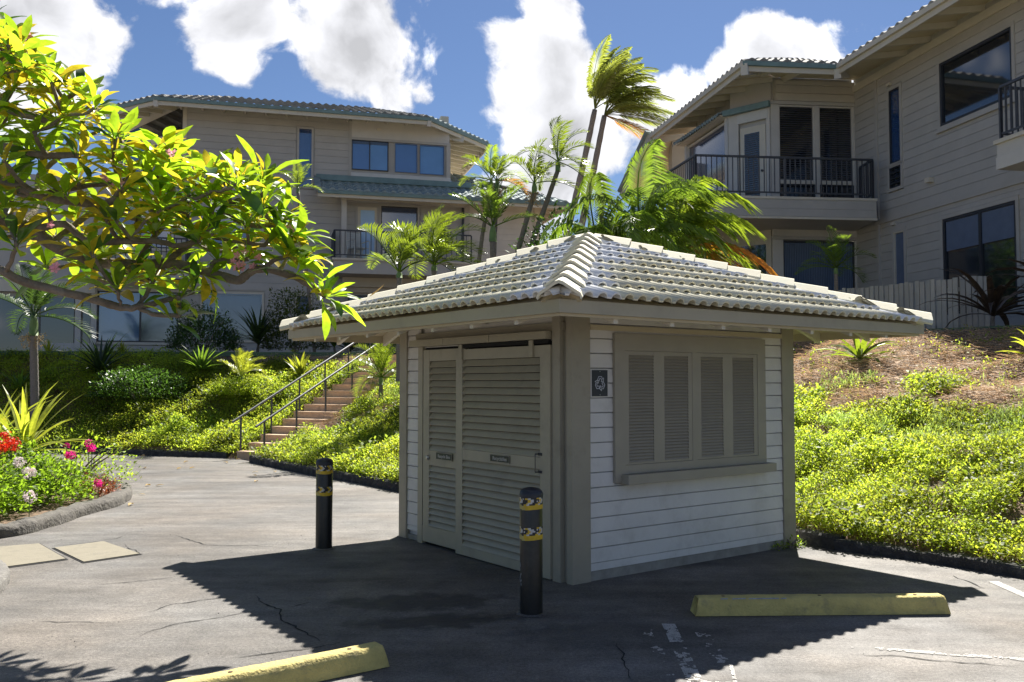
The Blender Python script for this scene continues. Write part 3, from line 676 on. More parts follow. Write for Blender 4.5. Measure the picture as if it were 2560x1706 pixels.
# --- tiles: objects in roof-plane frames
NT, NR = 18, 8; TW = E/NT; CR = HE/NR
def tile_profile(n=12):
    out = []
    for i in range(n+1):
        x = i/n; u = (x*2) % 1.0 if i < n else 1.0
        # pan then barrel
        c = (u-.62)/.34
        z = .0 if abs(c) > 1 else .046*math.sqrt(max(0, 1-c*c))
        out.append((x*TW, z))
    return out
xsn = [0, .12, .14, .16, .20, .26, .31, .36, .42, .46, .48, .50]; prof = []
for h_ in (0, .5):
    for x in xsn[(1 if h_ else 0):]:
        c = (x-.31)/.17; z = .0 if abs(c) >= 1 else .038*math.sqrt(1-c*c)
        prof.append(((x+h_)*TW, z))
LEN = CR*math.hypot(1, slope)+.05
def tile_mb():
    m = MB(); n = len(prof); t = .013; vs = []
    for y, dz in ((-.004, .034), (LEN, .0)):
        for x, z in prof: vs.append((x, y, z+dz))
        for x, z in prof: vs.append((x, y, z+dz-t))
    fs = []
    for i in range(n-1): fs += [(i, i+1, 2*n+i+1, 2*n+i), (n+i, 3*n+i, 3*n+i+1, n+i+1), (i, n+i, n+i+1, i+1)]
    m.add(vs, fs); return m
tile_me = tile_mb().mesh('roof_tile', 'roof_tile', True)
for p in tile_me.polygons: p.use_smooth = (p.index % 3 == 0)
pitch = math.atan(slope)
def lay(S, parent, me, i, j, rr):
    return S @ Matrix.Translation((0, -.045, ZF+.09)) @ Matrix.Rotation(pitch, 4, 'X') @ Matrix.Translation((i*TW+rr.uniform(-.003, .003), j*CR*math.hypot(1, slope), .004+rr.uniform(0, .004))) @ Matrix.Rotation(rr.uniform(-.006, .006), 4, 'Z')
rr = random.Random(3)
for si, S in enumerate(sides):
    Si = S.inverted(); acc = MB()
    for j in range(NR):
        for i in range(NT):
            r0 = j*CR; x0, x1 = i*TW, (i+1)*TW
            if x1 < r0 or x0 > E-r0: continue
            M = lay(S, rf, tile_me, i, j, rr)
            cut = x0 < r0+CR+.12 or x1 > E-r0-CR-.12
            if si >= 2:
                if not cut or True:
                    L_ = Si @ M
                    vs = [L_ @ Vector(v.co) for v in tile_me.vertices]
                    if cut:
                        cxm = (x0+x1)/2
                        if cxm < r0+.1 or cxm > E-r0-.1: continue
                    acc.add(vs, [tuple(p.vertices) for p in tile_me.polygons])
                continue
            if not cut: inst('tile', tile_me, rf, M); continue
            b = bmesh.new(); b.from_mesh(tile_me); b.transform(Si @ M)
            for nn in ((-1, 1, 0), (1, 1, 0)):
                co = (0, 0, 0) if nn[0] < 0 else (E, 0, 0)
                bmesh.ops.bisect_plane(b, geom=b.verts[:]+b.edges[:]+b.faces[:], plane_co=co, plane_no=nn, clear_outer=True, clear_inner=False)
            if len(b.faces) < 3: b.free(); continue
            b.transform((Si @ M).inverted()); me = bpy.data.meshes.new('roof_tile'); b.to_mesh(me); b.free(); inst('tile', me, rf, M)
    if si >= 2: tag(acc.build('rear_tiles', 'roof_tile', rf, S), kind='stuff')
# hip caps
cap = MB(); pr = [(-.165, -.055), (-.15, -.02), (-.03, .062), (.0, .072), (.03, .062), (.15, -.02), (.165, -.055)]
n = len(pr); CL = .40; vs = []
for y, dz, k in ((0, .03, 1), (0, .012, .93), (CL, .0, .86)):
    pass
vs = [(x*k, y, z*k+dz) for y, k, dz in ((0., 1, .03), (CL, .88, .004)) for x, z in pr]+[(x*k, y, z*k+dz-.02) for y, k, dz in ((0., .93, .03), (CL, .8, .004)) for x, z in pr]
fs = []
for i in range(n-1): fs += [(i, i+1, n+i+1, n+i), (2*n+i, 3*n+i, 3*n+i+1, 2*n+i+1), (i, 2*n+i, 2*n+i+1, i+1)]
fs += [(0, n, 3*n, 2*n), (n-1, 3*n-1, 4*n-1, 2*n-1)]
cap.add(vs, fs); cap_me = cap.mesh('hip_cap', 'ridge_tile')
hiplen = math.hypot(HE*math.sqrt(2), .94); hp = math.atan(.94/(HE*math.sqrt(2))); NC = 10; step = (hiplen-.05)/NC
endc = MB(); 
for si, S in enumerate(sides):
    H = S @ Matrix.Translation((-.03, -.03, ZF+.118)) @ Matrix.Rotation(-math.pi/4, 4, 'Z') @ Matrix.Rotation(hp, 4, 'X')
    for k in range(NC):
        o = inst('hip_cap', cap_me, rf, H @ Matrix.Translation((rr.uniform(-.004, .004), k*step-.0, .0+rr.uniform(0, .006))) @ Matrix.Rotation(rr.uniform(-.012, .012), 4, 'Z'))
    # mortar bed under the caps
    m = MB(); m.add([(-.15, .14, -.075), (.15, .14, -.075), (.15, hiplen, -.075), (-.15, hiplen, -.075), (-.1, .16, .0), (.1, .16, .0), (.1, hiplen, .0), (-.1, hiplen, .0)], [(0, 1, 5, 4), (1, 2, 6, 5), (3, 0, 4, 7), (4, 5, 6, 7)]); m.build('mortar_bed', 'mortar', rf, H)
m = MB().lathe([(.24, -.10), (.235, 0), (.17, .035), (.06, .055), (.0, .06)], 8); m.build('apex_cap', 'ridge_tile', rf, K0 @ Matrix.Translation((cx, cx, apex[2]+.03)) @ Matrix.Rotation(R(22), 4, 'Z'))
# electrical box and lamp under the left soffit
slab('junction_box', 'fascia_paint', kiosk, FL, 1.77, 1.87, .03, .08, 2.235, 2.30)
# recycling sign
sg = thing('recycling_sign', 'small dark square sign with a white three arrow recycling symbol beside the shutters', 'sign', tuple(FR @ Vector((.266, -.026, 1.67))), KA)
SG = WM[sg.name]
MB().box(-.088, .088, -.006, 0, -.112, .112).build('plate', 'sign_dark', sg, SG)
MB().box(-.1, .1, .001, .006, -.122, .122).build('backing', 'siding_white', sg, SG)
arr = MB()
def stroke(pts, w=.0052):
    for a, b in zip(pts, pts[1:]):
        a, b = Vector((a[0], -.0075, a[1])), Vector((b[0], -.0075, b[1])); arr.bar(a, b+(b-a).normalized()*w*.4, w*1.15, .002, up=Vector((0, 1, 0)))
base = [(-.030, .030), (-.017, .056), (.018, .056), (.032, .034), (.043, .045), (.040, .014), (.012, .016), (.022, .024), (.010, .040), (-.004, .040), (-.014, .018), (-.030, .030)]
for k in range(3):
    a = -k*2*math.pi/3; c, s_ = math.cos(a), math.sin(a); stroke([((x*c-(z)*s_)*.95, (x*s_+z*c)*1.05-.002) for x, z in base])
arr.build('symbol', 'sign_mark', sg, SG)
for z in (.1, -.1): MB().lathe([(.004, 0), (.004, .002), (0, .003)], 8).build('screw', 'metal', sg, SG @ Matrix.Translation((0, -.006, z)) @ Matrix.Rotation(math.pi/2, 4, 'X'))
# ------------------------------------------------------------------ bollards
def bollard(x, y, label, seed):
    rr = random.Random(seed); t = thing('bollard', label, 'bollard', (x, y, 0), rr.uniform(0, 6), 'bollards in front of the shed'); M = WM[t.name]; r = .083
    MB().lathe([(r, -.02), (r, .865), (r*.99, .868)], 32).build('post', 'bollard_black', t, M, True)
    MB().lathe([(r+.004, .845), (r+.005, .865), (r*.96, .887), (r*.75, .903), (r*.4, .912), (.001, .915)], 32).build('cap', 'bollard_cap', t, M, True)
    MB().lathe([(r+.02, -.005), (r+.03, .004), (r, .012)], 24).build('base_seal', 'asphalt', t, M)
    for zc, hh in ((.80, .085), (.585, .09)):
        n = 48; b = MB()
        for i in range(n):
            a0, a1 = 2*math.pi*i/n, 2*math.pi*(i+1)/n
            for k in range(8):
                u = i/n*6; v = k/8
                # torn chevron tape: yellow lower band, black and white arrows above
                if v < .32: mi = 0 if (math.sin(u*2.1+seed)+rr.uniform(-.2, .2)) > -.75 else 3
                else:
                    w_ = (u*1.0+abs(v-.66)*1.6+seed*.37) % 1.0; mi = 1 if w_ < .5 else (0 if w_ < .78 else 2)
                    if rr.random() < .08: mi = 2
                b.mi = mi; rj = r+.0016; z0, z1 = zc-hh/2+hh*k/8, zc-hh/2+hh*(k+1)/8; dz = .004*math.sin(u*1.7+seed)
                b.add([(rj*math.cos(a), rj*math.sin(a), z+dz) for z in (z0, z1) for a in (a0, a1)], [(0, 1, 3, 2)])
        b.build('reflective_tape', ['tape_yellow', 'tape_black', 'tape_white', 'wheelstop_yellow'], t, M)
    return t
b1 = bollard(-1.9, 9.16, 'black bollard standing left of the shed in sunlight', 2)
b2 = bollard(.14, 6.6, 'nearer black bollard in front of the sliding door', 5)
sc = MB()
for i in range(16):
    a = R(150+rr.uniform(0, 28)); z = rr.uniform(.20, .36); a -= WM[b2.name].to_euler().z
    a = R(200)+rr.uniform(-.25, .2)-WM[b2.name].to_euler().z; w_, h_ = rr.uniform(.004, .012), rr.uniform(.01, .03); rj = .0845
    sc.add([(rj*math.cos(a), rj*math.sin(a), z), (rj*math.cos(a+w_*10), rj*math.sin(a+w_*10), z+.005), (rj*math.cos(a+w_*8), rj*math.sin(a+w_*8), z+h_), (rj*math.cos(a-w_*2), rj*math.sin(a-w_*2), z+h_*.8)], [(0, 1, 2, 3)])
sc.build('paint_scuff', 'scuff', b2)
# ------------------------------------------------------------------ wheel stops
def wheel_stop(p0, p1, label, w=.15, h=.125):
    a, b = Vector((*p0, 0)), Vector((*p1, 0)); L_ = (b-a).length; th = math.atan2(b.y-a.y, b.x-a.x)
    t = thing('wheel_stop', label, 'wheel stop', tuple(a), th, 'yellow concrete wheel stops'); M = WM[t.name]
    prof_ = [(-w*.56, .004), (-w*.5, h*.55), (-w*.38, h*.93), (-w*.3, h), (w*.3, h), (w*.38, h*.93), (w*.5, h*.55), (w*.56, .004)]; n = len(prof_); m = MB(); N_ = 40; rr2 = random.Random(int(L_*100)); vs = []
    for i in range(N_+1):
        x = L_*i/N_; e = min(i, N_-i); k = .0 if e > 0 else 1
        for y, z in prof_: vs.append((x+(-.03*(z/h) if i == N_ else .03*(z/h) if i == 0 else 0)+0, y+rr2.uniform(-.0015, .0015), z+rr2.uniform(-.002, .002)*(z > .01)))
    fs = [(i*n+j, i*n+j+1, (i+1)*n+j+1, (i+1)*n+j) for i in range(N_) for j in range(n-1)]+[tuple(range(n)), tuple(N_*n+j for j in range(n))]
    m.add(vs, fs); m.build('block', 'wheelstop_yellow', t, M, True)
    MB().box(.03, L_-.03, -w*.4, w*.4, 0, .012).build('underside', 'dark_gap', t, M)
    for u in (.12, .5, .88): MB().lathe([(.013, h-.001), (.013, h+.0035), (.0, h+.005)], 10).build('anchor_pin', 'mulch', t, M @ Matrix.Translation((L_*u, 0, 0)))
    # worn edge where the paint is gone
    m = MB()
    for u0, u1 in ((.1, .13), (.145, .2), (.21, .33), (.335, .36)):
        m.add([(L_*u0, -w*.395, h*.915), (L_*u1, -w*.39, h*.92), (L_*u1, -w*.345, h*.975), (L_*(u0+.005), -w*.35, h*.965)], [(0, 1, 2, 3)])
    m.build('worn_edge', 'scuff', t, M @ Matrix.Translation((0, -.0025, .002)))
wheel_stop((1.31, 6.60), (3.17, 6.66), 'long yellow wheel stop in front of the shutters')
wheel_stop((-2.25, 4.345), (-.77, 5.445), 'yellow wheel stop cut off by the bottom of the picture')
# ------------------------------------------------------------------ stairs
def stair_pt(a, b, z=0): p = ST0+SD*a+SW*b; return Vector((p[0], p[1], z))
thS = math.atan2(SW[1], SW[0])
stair = thing('staircase', 'straight flight of tan concrete steps climbing the planted bank', 'stairs', (ST0[0], ST0[1], 0), thS)
for k in range(NST):
    rr2 = random.Random(k); M = frame(*stair_pt(k*TREAD, 0, k*RISE), thS)   # x across, y up the hill
    m = MB(); d = TREAD+.03; m.box(rr2.uniform(-.02, .0), STW+rr2.uniform(0, .04), 0, d, -.25, RISE); m.box(-.01, STW+.02, -.012, .03, RISE-.035, RISE+.0015)
    m.build('step', 'step_concrete', stair, M)
def handrail(b, a0, a1, posts, label, hh=.78, lead=.28):
    t = thing('handrail', label, 'handrail', tuple(stair_pt(a0, b, a0/TREAD*RISE)), thS, 'grey pipe handrails on the stairs')
    zf = lambda a: max(0, (math.floor(a/TREAD)+1)*RISE)+0; zr = lambda a: (a/TREAD+.5)*RISE+hh
    m = MB(); P = [stair_pt(a, b, zr(a)) for a in (a0-lead, a0, a1)]
    m.tube(P, .027, 8).build('rail', 'rail_paint', t, Matrix())
    for a in posts:
        zb = -.1 if a < 0 else a/TREAD*RISE-.05
        MB().tube([stair_pt(a, b, zb), stair_pt(a, b, zr(a)-.01)], .023, 8).build('post', 'rail_paint', t, Matrix())
handrail(-.03, .15, 5.8, [.15+i*1.05 for i in range(6)], 'left handrail of the concrete stairs')
handrail(.78, -.05, 4.45, [-.05+i*1.12 for i in range(5)], 'right handrail of the stairs, lower length')
handrail(.78, 4.75, 6.6, [4.95, 6.1], 'short upper handrail on the right side of the stairs')
# ================================================================== BUILDINGS
def wbox(name, matname, parent, Mf, x0, x1, o0, o1, z0, z1, label=None):
    o = slab(name, matname, parent, Mf, x0, x1, o0, o1, z0, z1)
    if label: o['label'] = label
    return o
def window(parent, Mf, x0, x1, z0, z1, glass, frame_m='window_frame', fw=.05, mull=(), bars=(), trim=None, tw=.09, sill=False, blind=None, out=.0, label=None, proud=.035, slats=None):
    """window part: frame with mullions (u) and bars (z); sub-parts pane, blind, sill"""
    m = MB(); o = -out
    for a, b, c, d in ((x0, x1, z0, z0+fw), (x0, x1, z1-fw, z1), (x0, x0+fw, z0+fw, z1-fw), (x1-fw, x1, z0+fw, z1-fw)): m.box(a, b, o-.02, o+.05, c, d)
    for u in mull: m.box(u-fw*.6, u+fw*.6, o-.018, o+.05, z0+fw, z1-fw)
    for z in bars: m.box(x0+fw, x1-fw, o-.016, o+.05, z-fw*.6, z+fw*.6)
    w = m.build('window', frame_m, parent, Mf)
    if label: w['label'] = label
    if trim:
        for a, b, c, d in ((x0-tw, x1+tw, z1, z1+tw), (x0-tw, x1+tw, z0-tw, z0), (x0-tw, x0, z0, z1), (x1, x1+tw, z0, z1)): wbox('trim_board', trim, w, Mf, a, b, out-.01, out+proud, c, d)
    if sill: wbox('sill', trim or frame_m, w, Mf, x0-tw-.03, x1+tw+.03, out, out+proud+.04, z0-tw-.05, z0-tw)
    us = [x0+fw, *mull, x1-fw]; zs = [z0+fw, *bars, z1-fw]
    for i, (a, b) in enumerate(zip(us, us[1:])):
        for j, (c, d) in enumerate(zip(zs, zs[1:])):
            gm = glass if isinstance(glass, str) else glass[(i+j*(len(us)-1)) % len(glass)]
            MB().box(a+.004, b-.004, o+.02, o+.026, c+.004, d-.004).build('pane', gm, w, Mf)
            if blind and blind[0] < d: MB().box(a+.01, b-.01, o+.008, o+.014, max(c, blind[0])+.006, d-.008).build('roller_shade', blind[1], w, Mf)
            if slats:
                n = max(2, int((d-max(c, slats[0]))/slats[1])); z_ = max(c, slats[0]); s = MB()
                for k in range(n):
                    zz = z_+(k+.5)*(d-z_)/n; s.add([(a+.02, o-.004, zz-.012), (b-.02, o-.004, zz-.012), (b-.02, o+.016, zz+.008), (a+.02, o+.016, zz+.008)], [(0, 1, 2, 3)])
                tag(s.build('blind', 'blind_slat', w, Mf), kind='stuff')
    return w
def clip_tiles(name, parent, E0, E1, run, pitch, z0, mits, matname, tw=.27, cr=.34, smooth=True, lift=.03):
    """corrugated tile facet rising inward from eave E0->E1 (inward = left of the direction); mits = inward shift of each end per metre of run"""
    E0, E1 = Vector((*E0, 0)), Vector((*E1, 0)); L_ = (E1-E0).length; th = math.atan2(E1.y-E0.y, E1.x-E0.x); M = frame(E0.x, E0.y, z0, th)
    m = MB(); nw = max(1, round(L_/tw)); tw = L_/nw; nr = int(run/cr); pat = [(0, 0), (.25, .0), (.4, .6), (.55, 1), (.7, 1), (.85, .6), (1, 0)]; tp = math.tan(pitch)
    for j in range(nr):
        r0, r1 = j*cr-.03, (j+1)*cr
        for i in range(nw):
            for (a, ha), (b, hb) in zip(pat, pat[1:]):
                x0, x1 = (i+a)*tw, (i+b)*tw; lo0, hi0 = mits[0]*max(r0, 0), L_-mits[1]*max(r0, 0); lo1, hi1 = mits[0]*r1, L_-mits[1]*r1
                if x1 < lo0 or x0 > hi0: continue
                X0, X1 = max(x0, lo0), min(x1, hi0); Y0, Y1 = min(max(x0, lo1), hi1), max(min(x1, hi1), lo1)
                if X1-X0 < .002: continue
                za0, zb0 = r0*tp+lift+ha*.055, r0*tp+lift+hb*.055; za1, zb1 = r1*tp+ha*.055, r1*tp+hb*.055
                m.add([(X0, r0, za0), (X1, r0, zb0), (Y1, r1, zb1), (Y0, r1, za1)], [(0, 1, 2, 3)], random.uniform(.85, 1.1))
                m.add([(X0, r0, za0), (X1, r0, zb0), (X1, r0, zb0-.035-.03*(j == 0)), (X0, r0, za0-.035-.03*(j == 0))], [(0, 1, 2, 3)])
    return tag(m.build(name, matname, parent, M), kind='stuff')
def eave(parent, E0, E1, z, run, pitch, mits, fascia='trim_cream', gutter='gutter_teal', tiles='far_tile', rafter=None, soff_run=None, gz=.1, fh=.22, ramp=0., sp=R(9)):
    """one eave side: gutter, fascia, soffit, rafters, tiles"""
    A, B = Vector((*E0, 0)), Vector((*E1, 0)); L_ = (B-A).length; th = math.atan2(B.y-A.y, B.x-A.x); M = frame(A.x, A.y, z, th); tp = math.tan(pitch)
    if ramp: M = M @ Matrix.Rotation(ramp, 4, 'Y')
    a0, a1 = mits
    MB().add([(0, 0, -fh), (L_, 0, -fh), (L_, 0, 0), (0, 0, 0)], [(0, 1, 2, 3)]) if False else None
    m = MB(); m.add([(0, 0, -fh), (L_, 0, -fh), (L_-.04*a1, .04, -fh), (.04*a0, .04, -fh), (0, 0, -.0), (L_, 0, -.0), (L_-.04*a1, .04, 0), (.04*a0, .04, 0)], [(0, 1, 2, 3), (0, 1, 5, 4), (2, 3, 7, 6), (3, 0, 4, 7), (1, 2, 6, 5), (4, 5, 6, 7)]); m.build('fascia', fascia, parent, M)
    g = gz; m = MB(); m.add([(-.07*a0, -.07, -g), (L_+.07*a1, -.07, -g), (L_, -.002, -g), (0, -.002, -g), (-.07*a0, -.08, .0), (L_+.07*a1, -.08, .0), (L_, -.002, 0), (0, -.002, 0)], [(0, 1, 2, 3), (0, 1, 5, 4), (4, 5, 6, 7), (3, 0, 4, 7), (1, 2, 6, 5)]); m.build('gutter', gutter, parent, M)
    sr = soff_run or 1.3
    ts = math.tan(sp); m = MB(); y0 = .042; m.add([(a0*y0, y0, -.05+y0*ts), (L_-a1*y0, y0, -.05+y0*ts), (L_-a1*sr, sr, -.05+sr*ts), (a0*sr, sr, -.05+sr*ts)], [(0, 1, 2, 3)]); m.build('soffit', 'soffit_cream', parent, M)
    if rafter:
        n = int(L_/rafter)
        for i in range(1, n):
            x = L_*i/n; e = min(x/max(a0, 1e-3), (L_-x)/max(a1, 1e-3), sr)
            if e < .3: continue
            m = MB(); m.add([(x+i_*.03, y, -.052+y*ts+dz) for y in (.045, e) for dz in (-.13, 0) for i_ in (-1, 1)], [(0, 1, 3, 2), (4, 6, 7, 5), (0, 4, 5, 1), (0, 2, 6, 4), (1, 5, 7, 3)]); m.build('rafter', 'trim_cream', parent, M)
    o = clip_tiles('roof_tiles', parent, E0, E1, run, pitch, z+.02, mits, tiles) if not ramp else None
    return M
def railing(parent, pts, z, h=.95, pitch=.11, label=None):
    m = MB(); P = [Vector((*p, z)) for p in pts]
    for a, b in zip(P, P[1:]):
        m.bar(a+Vector((0, 0, h)), b+Vector((0, 0, h)), .05, .045); m.bar(a+Vector((0, 0, .11)), b+Vector((0, 0, .11)), .03, .035)
    r = m.build('railing', 'balcony_rail', parent, Matrix())
    bal = MB().box(-.011, .011, -.011, .011, .12, h-.02).mesh('baluster', 'balcony_rail'); post = MB().box(-.025, .025, -.025, .025, 0, h-.015).mesh('railing_post', 'balcony_rail')
    for a, b in zip(P, P[1:]):
        n = max(1, round((b-a).length/pitch))
        for i in range(n+1):
            q = a.lerp(b, i/n)
            inst('railing_post' if i in (0, n) or (n > 20 and i == n//2) else 'baluster', post if i in (0, n) or (n > 20 and i == n//2) else bal, r, Matrix.Translation(q))
    return r
def wp(Mf, x, out=0.): v = Mf @ Vector((x, -out, 0)); return (v.x, v.y)
# ------------------------------------------------------------------ A: the three storey block
thA = math.atan2(.256, .967)
A = thing('apartment_building', 'three storey taupe clapboard apartment building beyond the stairs, left of the tall palms', 'building', (-5.21, 29, 2.3))
FA = frame(-5.21, 29, 0, thA); bmA = board_mesh('wall_taupe', .22, .005, .012); bmAl = board_mesh('wall_light', .22, .005, .012); bmAb = board_mesh('wall_brown', .20, .005, .012)
mainA = MB().box(-10.6, 3.75, .03, 8, 2.0, 7.9).box(-5.18, 3.22, .03, 8, 7.9, 10.35).build('wall', 'wall_taupe', A, FA)
holesA = [(-5.3, -5.3, 0, 0), (-1.78, -1.21, 7.87, 9.92), (-.05, 3.22, 8.36, 10.4), (.13, .86, 5.5, 7.42), (.88, 2.24, 5.55, 7.55), (-7.65, -5.16, 2.8, 4.56), (-4.64, -2.69, 2.9, 4.56), (-1.8, -1.2, 3.7, 4.56), (-7.4, -5.4, 5.7, 7.3), (-4.4, -3.0, 5.9, 7.3), (-.2, 3.5, 2.5, 4.55)]
siding(mainA, FA, -5.18, -.03, 7.9, 10.35, .22, bmA, holesA, start=7.9); siding(mainA, FA, -7.7, 3.75, 2.3, 7.9, .22, bmA, holesA, start=2.4)
wbox('corner_board', 'trim_cream', mainA, FA, -5.22, -5.1, 0, .035, 7.9, 10.3); wbox('corner_board', 'wall_taupe', mainA, FA, -.1, -.02, 0, .05, 8.36, 10.2)
window(A, FA, -1.69, -1.30, 7.96, 9.83, 'glass_deep', 'glass_deep', .02, trim='wall_taupe', tw=.07)
bay = MB().box(-.02, 3.2, -.02, .03, 8.5, 9.62).build('window_band', 'wall_taupe', A, FA)
window(A, FA, -.02, 1.17, 8.60, 9.58, ('glass_sky_tint', 'glass_sky_tint_light'), 'window_frame', .025, mull=(.56,), out=.06, blind=(9.45, 'curtain'))
window(A, FA, 1.39, 2.12, 8.60, 9.55, 'glass_sky_tint', 'glass_deep', .02, out=.06)
window(A, FA, 2.21, 3.02, 8.58, 9.55, 'glass_sky_tint_light', 'glass_deep', .02, out=.06)
wbox('sill_band', 'trim_white', A, FA, -.04, 3.24, 0, .09, 8.38, 8.5)
fr = MB().box(-.02, 3.2, -.06, .03, 9.66, 10.3).build('frieze_panel', 'wall_brown', A, FA); siding(fr, FA, -.02, 3.2, 9.66, 10.3, .2, bmAl, out=.062, start=9.66)
wbox('head_band', 'wall_taupe', A, FA, -.04, 3.24, 0, .1, 9.58, 9.66); wbox('corner_board', 'wall_taupe', A, FA, 3.1, 3.24, 0, .085, 8.5, 9.6); wbox('vent_cap', 'trim_cream', A, FA, .78, .9, .06, .13, 9.93, 10.0)
# left chamfer wall with clerestory, top floor
cl = wp(FA, -5.18); thC = thA-math.pi/4; FC = frame(cl[0]-3.4*math.cos(thC), cl[1]-3.4*math.sin(thC), 0, thC)
wc = MB().box(0, 3.4, .03, .3, 7.9, 10.4).build('wall', 'wall_brown', A, FC); siding(wc, FC, 0, 3.4, 7.9, 8.35, .22, bmA); 
window(A, FC, .3, 3.3, 8.35, 9.3, 'glass_sky_tint', 'trim_cream', .07, mull=(1.8,)); 
cw = MB().add([(.2, -.01, 9.45), (3.32, -.01, 9.45), (3.32, -.01, 10.28), (.2, -.01, 9.75)], [(0, 1, 2, 3)]) ; cw = MB(); cw.add([(.2, -.01, 9.45), (3.32, -.01, 9.45), (3.32, -.01, 10.28), (.2, -.01, 9.75)], [(0, 1, 2, 3)]); cw.build('clerestory_window', 'glass_dark', A, FC)
wbox('head_band', 'trim_cream', A, FC, 0, 3.4, .0, .05, 9.3, 9.45)
# top roof with chamfered corners
nA = Vector((.256, -.967)); p = [Vector(wp(FA, -5.9, 1.0)), Vector(wp(FA, 2.36, 1.0))]
dl = Vector((math.cos(thC), math.sin(thC))); dr = Vector((math.cos(thA+math.pi/4), math.sin(thA+math.pi/4))); ds = Vector((math.cos(thA+math.pi/2), math.sin(thA+math.pi/2)))
q0 = p[0]-dl*3.2; q3 = p[1]+dr*3.62; q4 = q3+ds*5
rfA = MB().box(-5.0, 3.0, .4, 7.5, 10.3, 10.34).build('roof', 'soffit_cream', A, FA); t8 = math.tan(R(22.5)); PA = R(18.5)
eave(rfA, q0, p[0], 10.2, 4, PA, (0, t8), rafter=.55, soff_run=2.0); eave(rfA, p[0], p[1], 10.2, 5, PA, (t8, t8), rafter=.62, soff_run=1.2); eave(rfA, p[1], q3, 10.2, 4.3, PA, (t8, t8), rafter=.42, soff_run=2.6, tiles='skirt_tile'); eave(rfA, q3, q4, 10.2, 4, PA, (t8, 0), rafter=.5, soff_run=2.4, tiles='skirt_tile')
for c, d_ in ((p[0], Vector((.1, -1))), (p[1], Vector((.5, -.86)))):
    dd = (Vector((*(-d_.normalized()), 0))); MB().bar(Vector((*c, 10.02))+Vector((*(d_.normalized()*.02), 0)), Vector((*c, 10.02))+dd*1.3+Vector((0, 0, .5)), .12, .2).build('beam_end', 'trim_white', rfA, Matrix())
e2 = q3+ds*.0-Vector((math.cos(thA), math.sin(thA)))*1.6; MB().bar(Vector((*(q3-dr*1.6), 9.98)), Vector((*(q3-dr*1.6-Vector((math.cos(thA), math.sin(thA)))*1.2), 10.15)), .12, .2).build('beam_end', 'trim_white', rfA, Matrix())
hc = MB()
for a, b in ((p[0], p[0]+(ds+dl*0).normalized()*4.2+dl*1.4),): pass
# side wall (right end) of the top floor
FS = frame(*wp(FA, 3.22), 0, thA+math.pi/2); ws = MB().box(0, 6, .03, .3, 7.9, 10.6).build('wall', 'wall_brown', A, FS); siding(ws, FS, 0, 6, 7.9, 10.4, .22, bmAb)
# skirt roof over the second floor
sk = MB().box(-1.1, 3.9, -.02, 0, 8.1, 8.36).build('skirt_roof', 'gutter_teal', A, FA); PS = R(24)
s0, s1 = wp(FA, -1.13, 1.05), wp(FA, 7.05, 1.05); s2 = (s1[0]+ds.x*5, s1[1]+ds.y*5)
eave(sk, s0, s1, 7.66, 1.7, PS, (0, 1), rafter=.62, soff_run=1.05, tiles='skirt_tile', fh=.2)
eave(sk, s1, s2, 7.66, 2.4, PS, (1, 0), rafter=.6, soff_run=1.0, tiles='far_tile')
wbox('ridge_flashing', 'gutter_teal', sk, FA, -1.15, 3.95, 0, .1, 8.2, 8.38); MB().bar(FA @ Vector((-1.13, -1.05, 7.72)), FA @ Vector((-1.13, 0, 8.26)), .2, .12).build('rake_tiles', 'skirt_tile', sk, Matrix())
# upper tiled slope that carries on behind the skirt to the right
eave(sk, wp(FA, 3.6, -1.2), wp(FA, 5.6, -1.2), 8.55, 2, PS, (0, 1), rafter=.5, soff_run=.8, tiles='skirt_tile')
# second floor balcony
wbox('door_frame', 'wall_taupe', A, FA, .13, .86, 0, .05, 5.55, 7.42); dA = wbox('door', 'trim_cream', A, FA, .19, .80, .03, .06, 5.57, 7.38); wbox('pane', 'door_pale_blue', dA, FA, .28, .73, .055, .066, 5.72, 7.28)
window(A, FA, .95, 2.15, 5.6, 7.46, 'glass_grey', 'window_frame', .03, trim='wall_taupe', tw=.07)
lm = MB().box(2.45, 2.6, -.14, 0, 7.0, 7.3).build('wall_lamp', 'light_fixture', A, FA); wbox('lamp_shade', 'trim_white', lm, FA, 2.48, 2.57, .141, .15, 7.03, 7.27)
wbox('post', 'wall_light', A, FA, -.36, -.2, .35, .5, 5.5, 7.75); wbox('header_beam', 'wall_brown', A, FA, -.36, 3.7, .2, .5, 7.5, 7.8)
bal = MB().box(-.65, 3.72, -1.3, 0, 5.06, 5.5).box(-.68, 3.74, -1.34, 0, 5.44, 5.5).build('balcony', 'wall_taupe', A, FA)
wbox('deck_edge', 'trim_cream', bal, FA, -.70, 3.76, 0, 1.36, 5.47, 5.52); wbox('drip_board', 'wall_taupe', bal, FA, -.66, 3.73, 1.25, 1.33, 5.05, 5.26)
railing(bal, [wp(FA, -.62, .05), wp(FA, -.62, 1.27), wp(FA, 3.7, 1.27)], 5.52, .87, .16)
wbox('wall_beam', 'wall_brown', A, FA, -.3, 3.7, .0, .3, 4.75, 5.05); wbox('wall_beam', 'wall_brown', A, FA, -.3, 3.7, .0, .12, 4.58, 4.75)
window(A, FA, -.1, 3.4, 2.6, 4.5, 'glass_dark', 'window_frame', .05, mull=(1.2, 2.3))
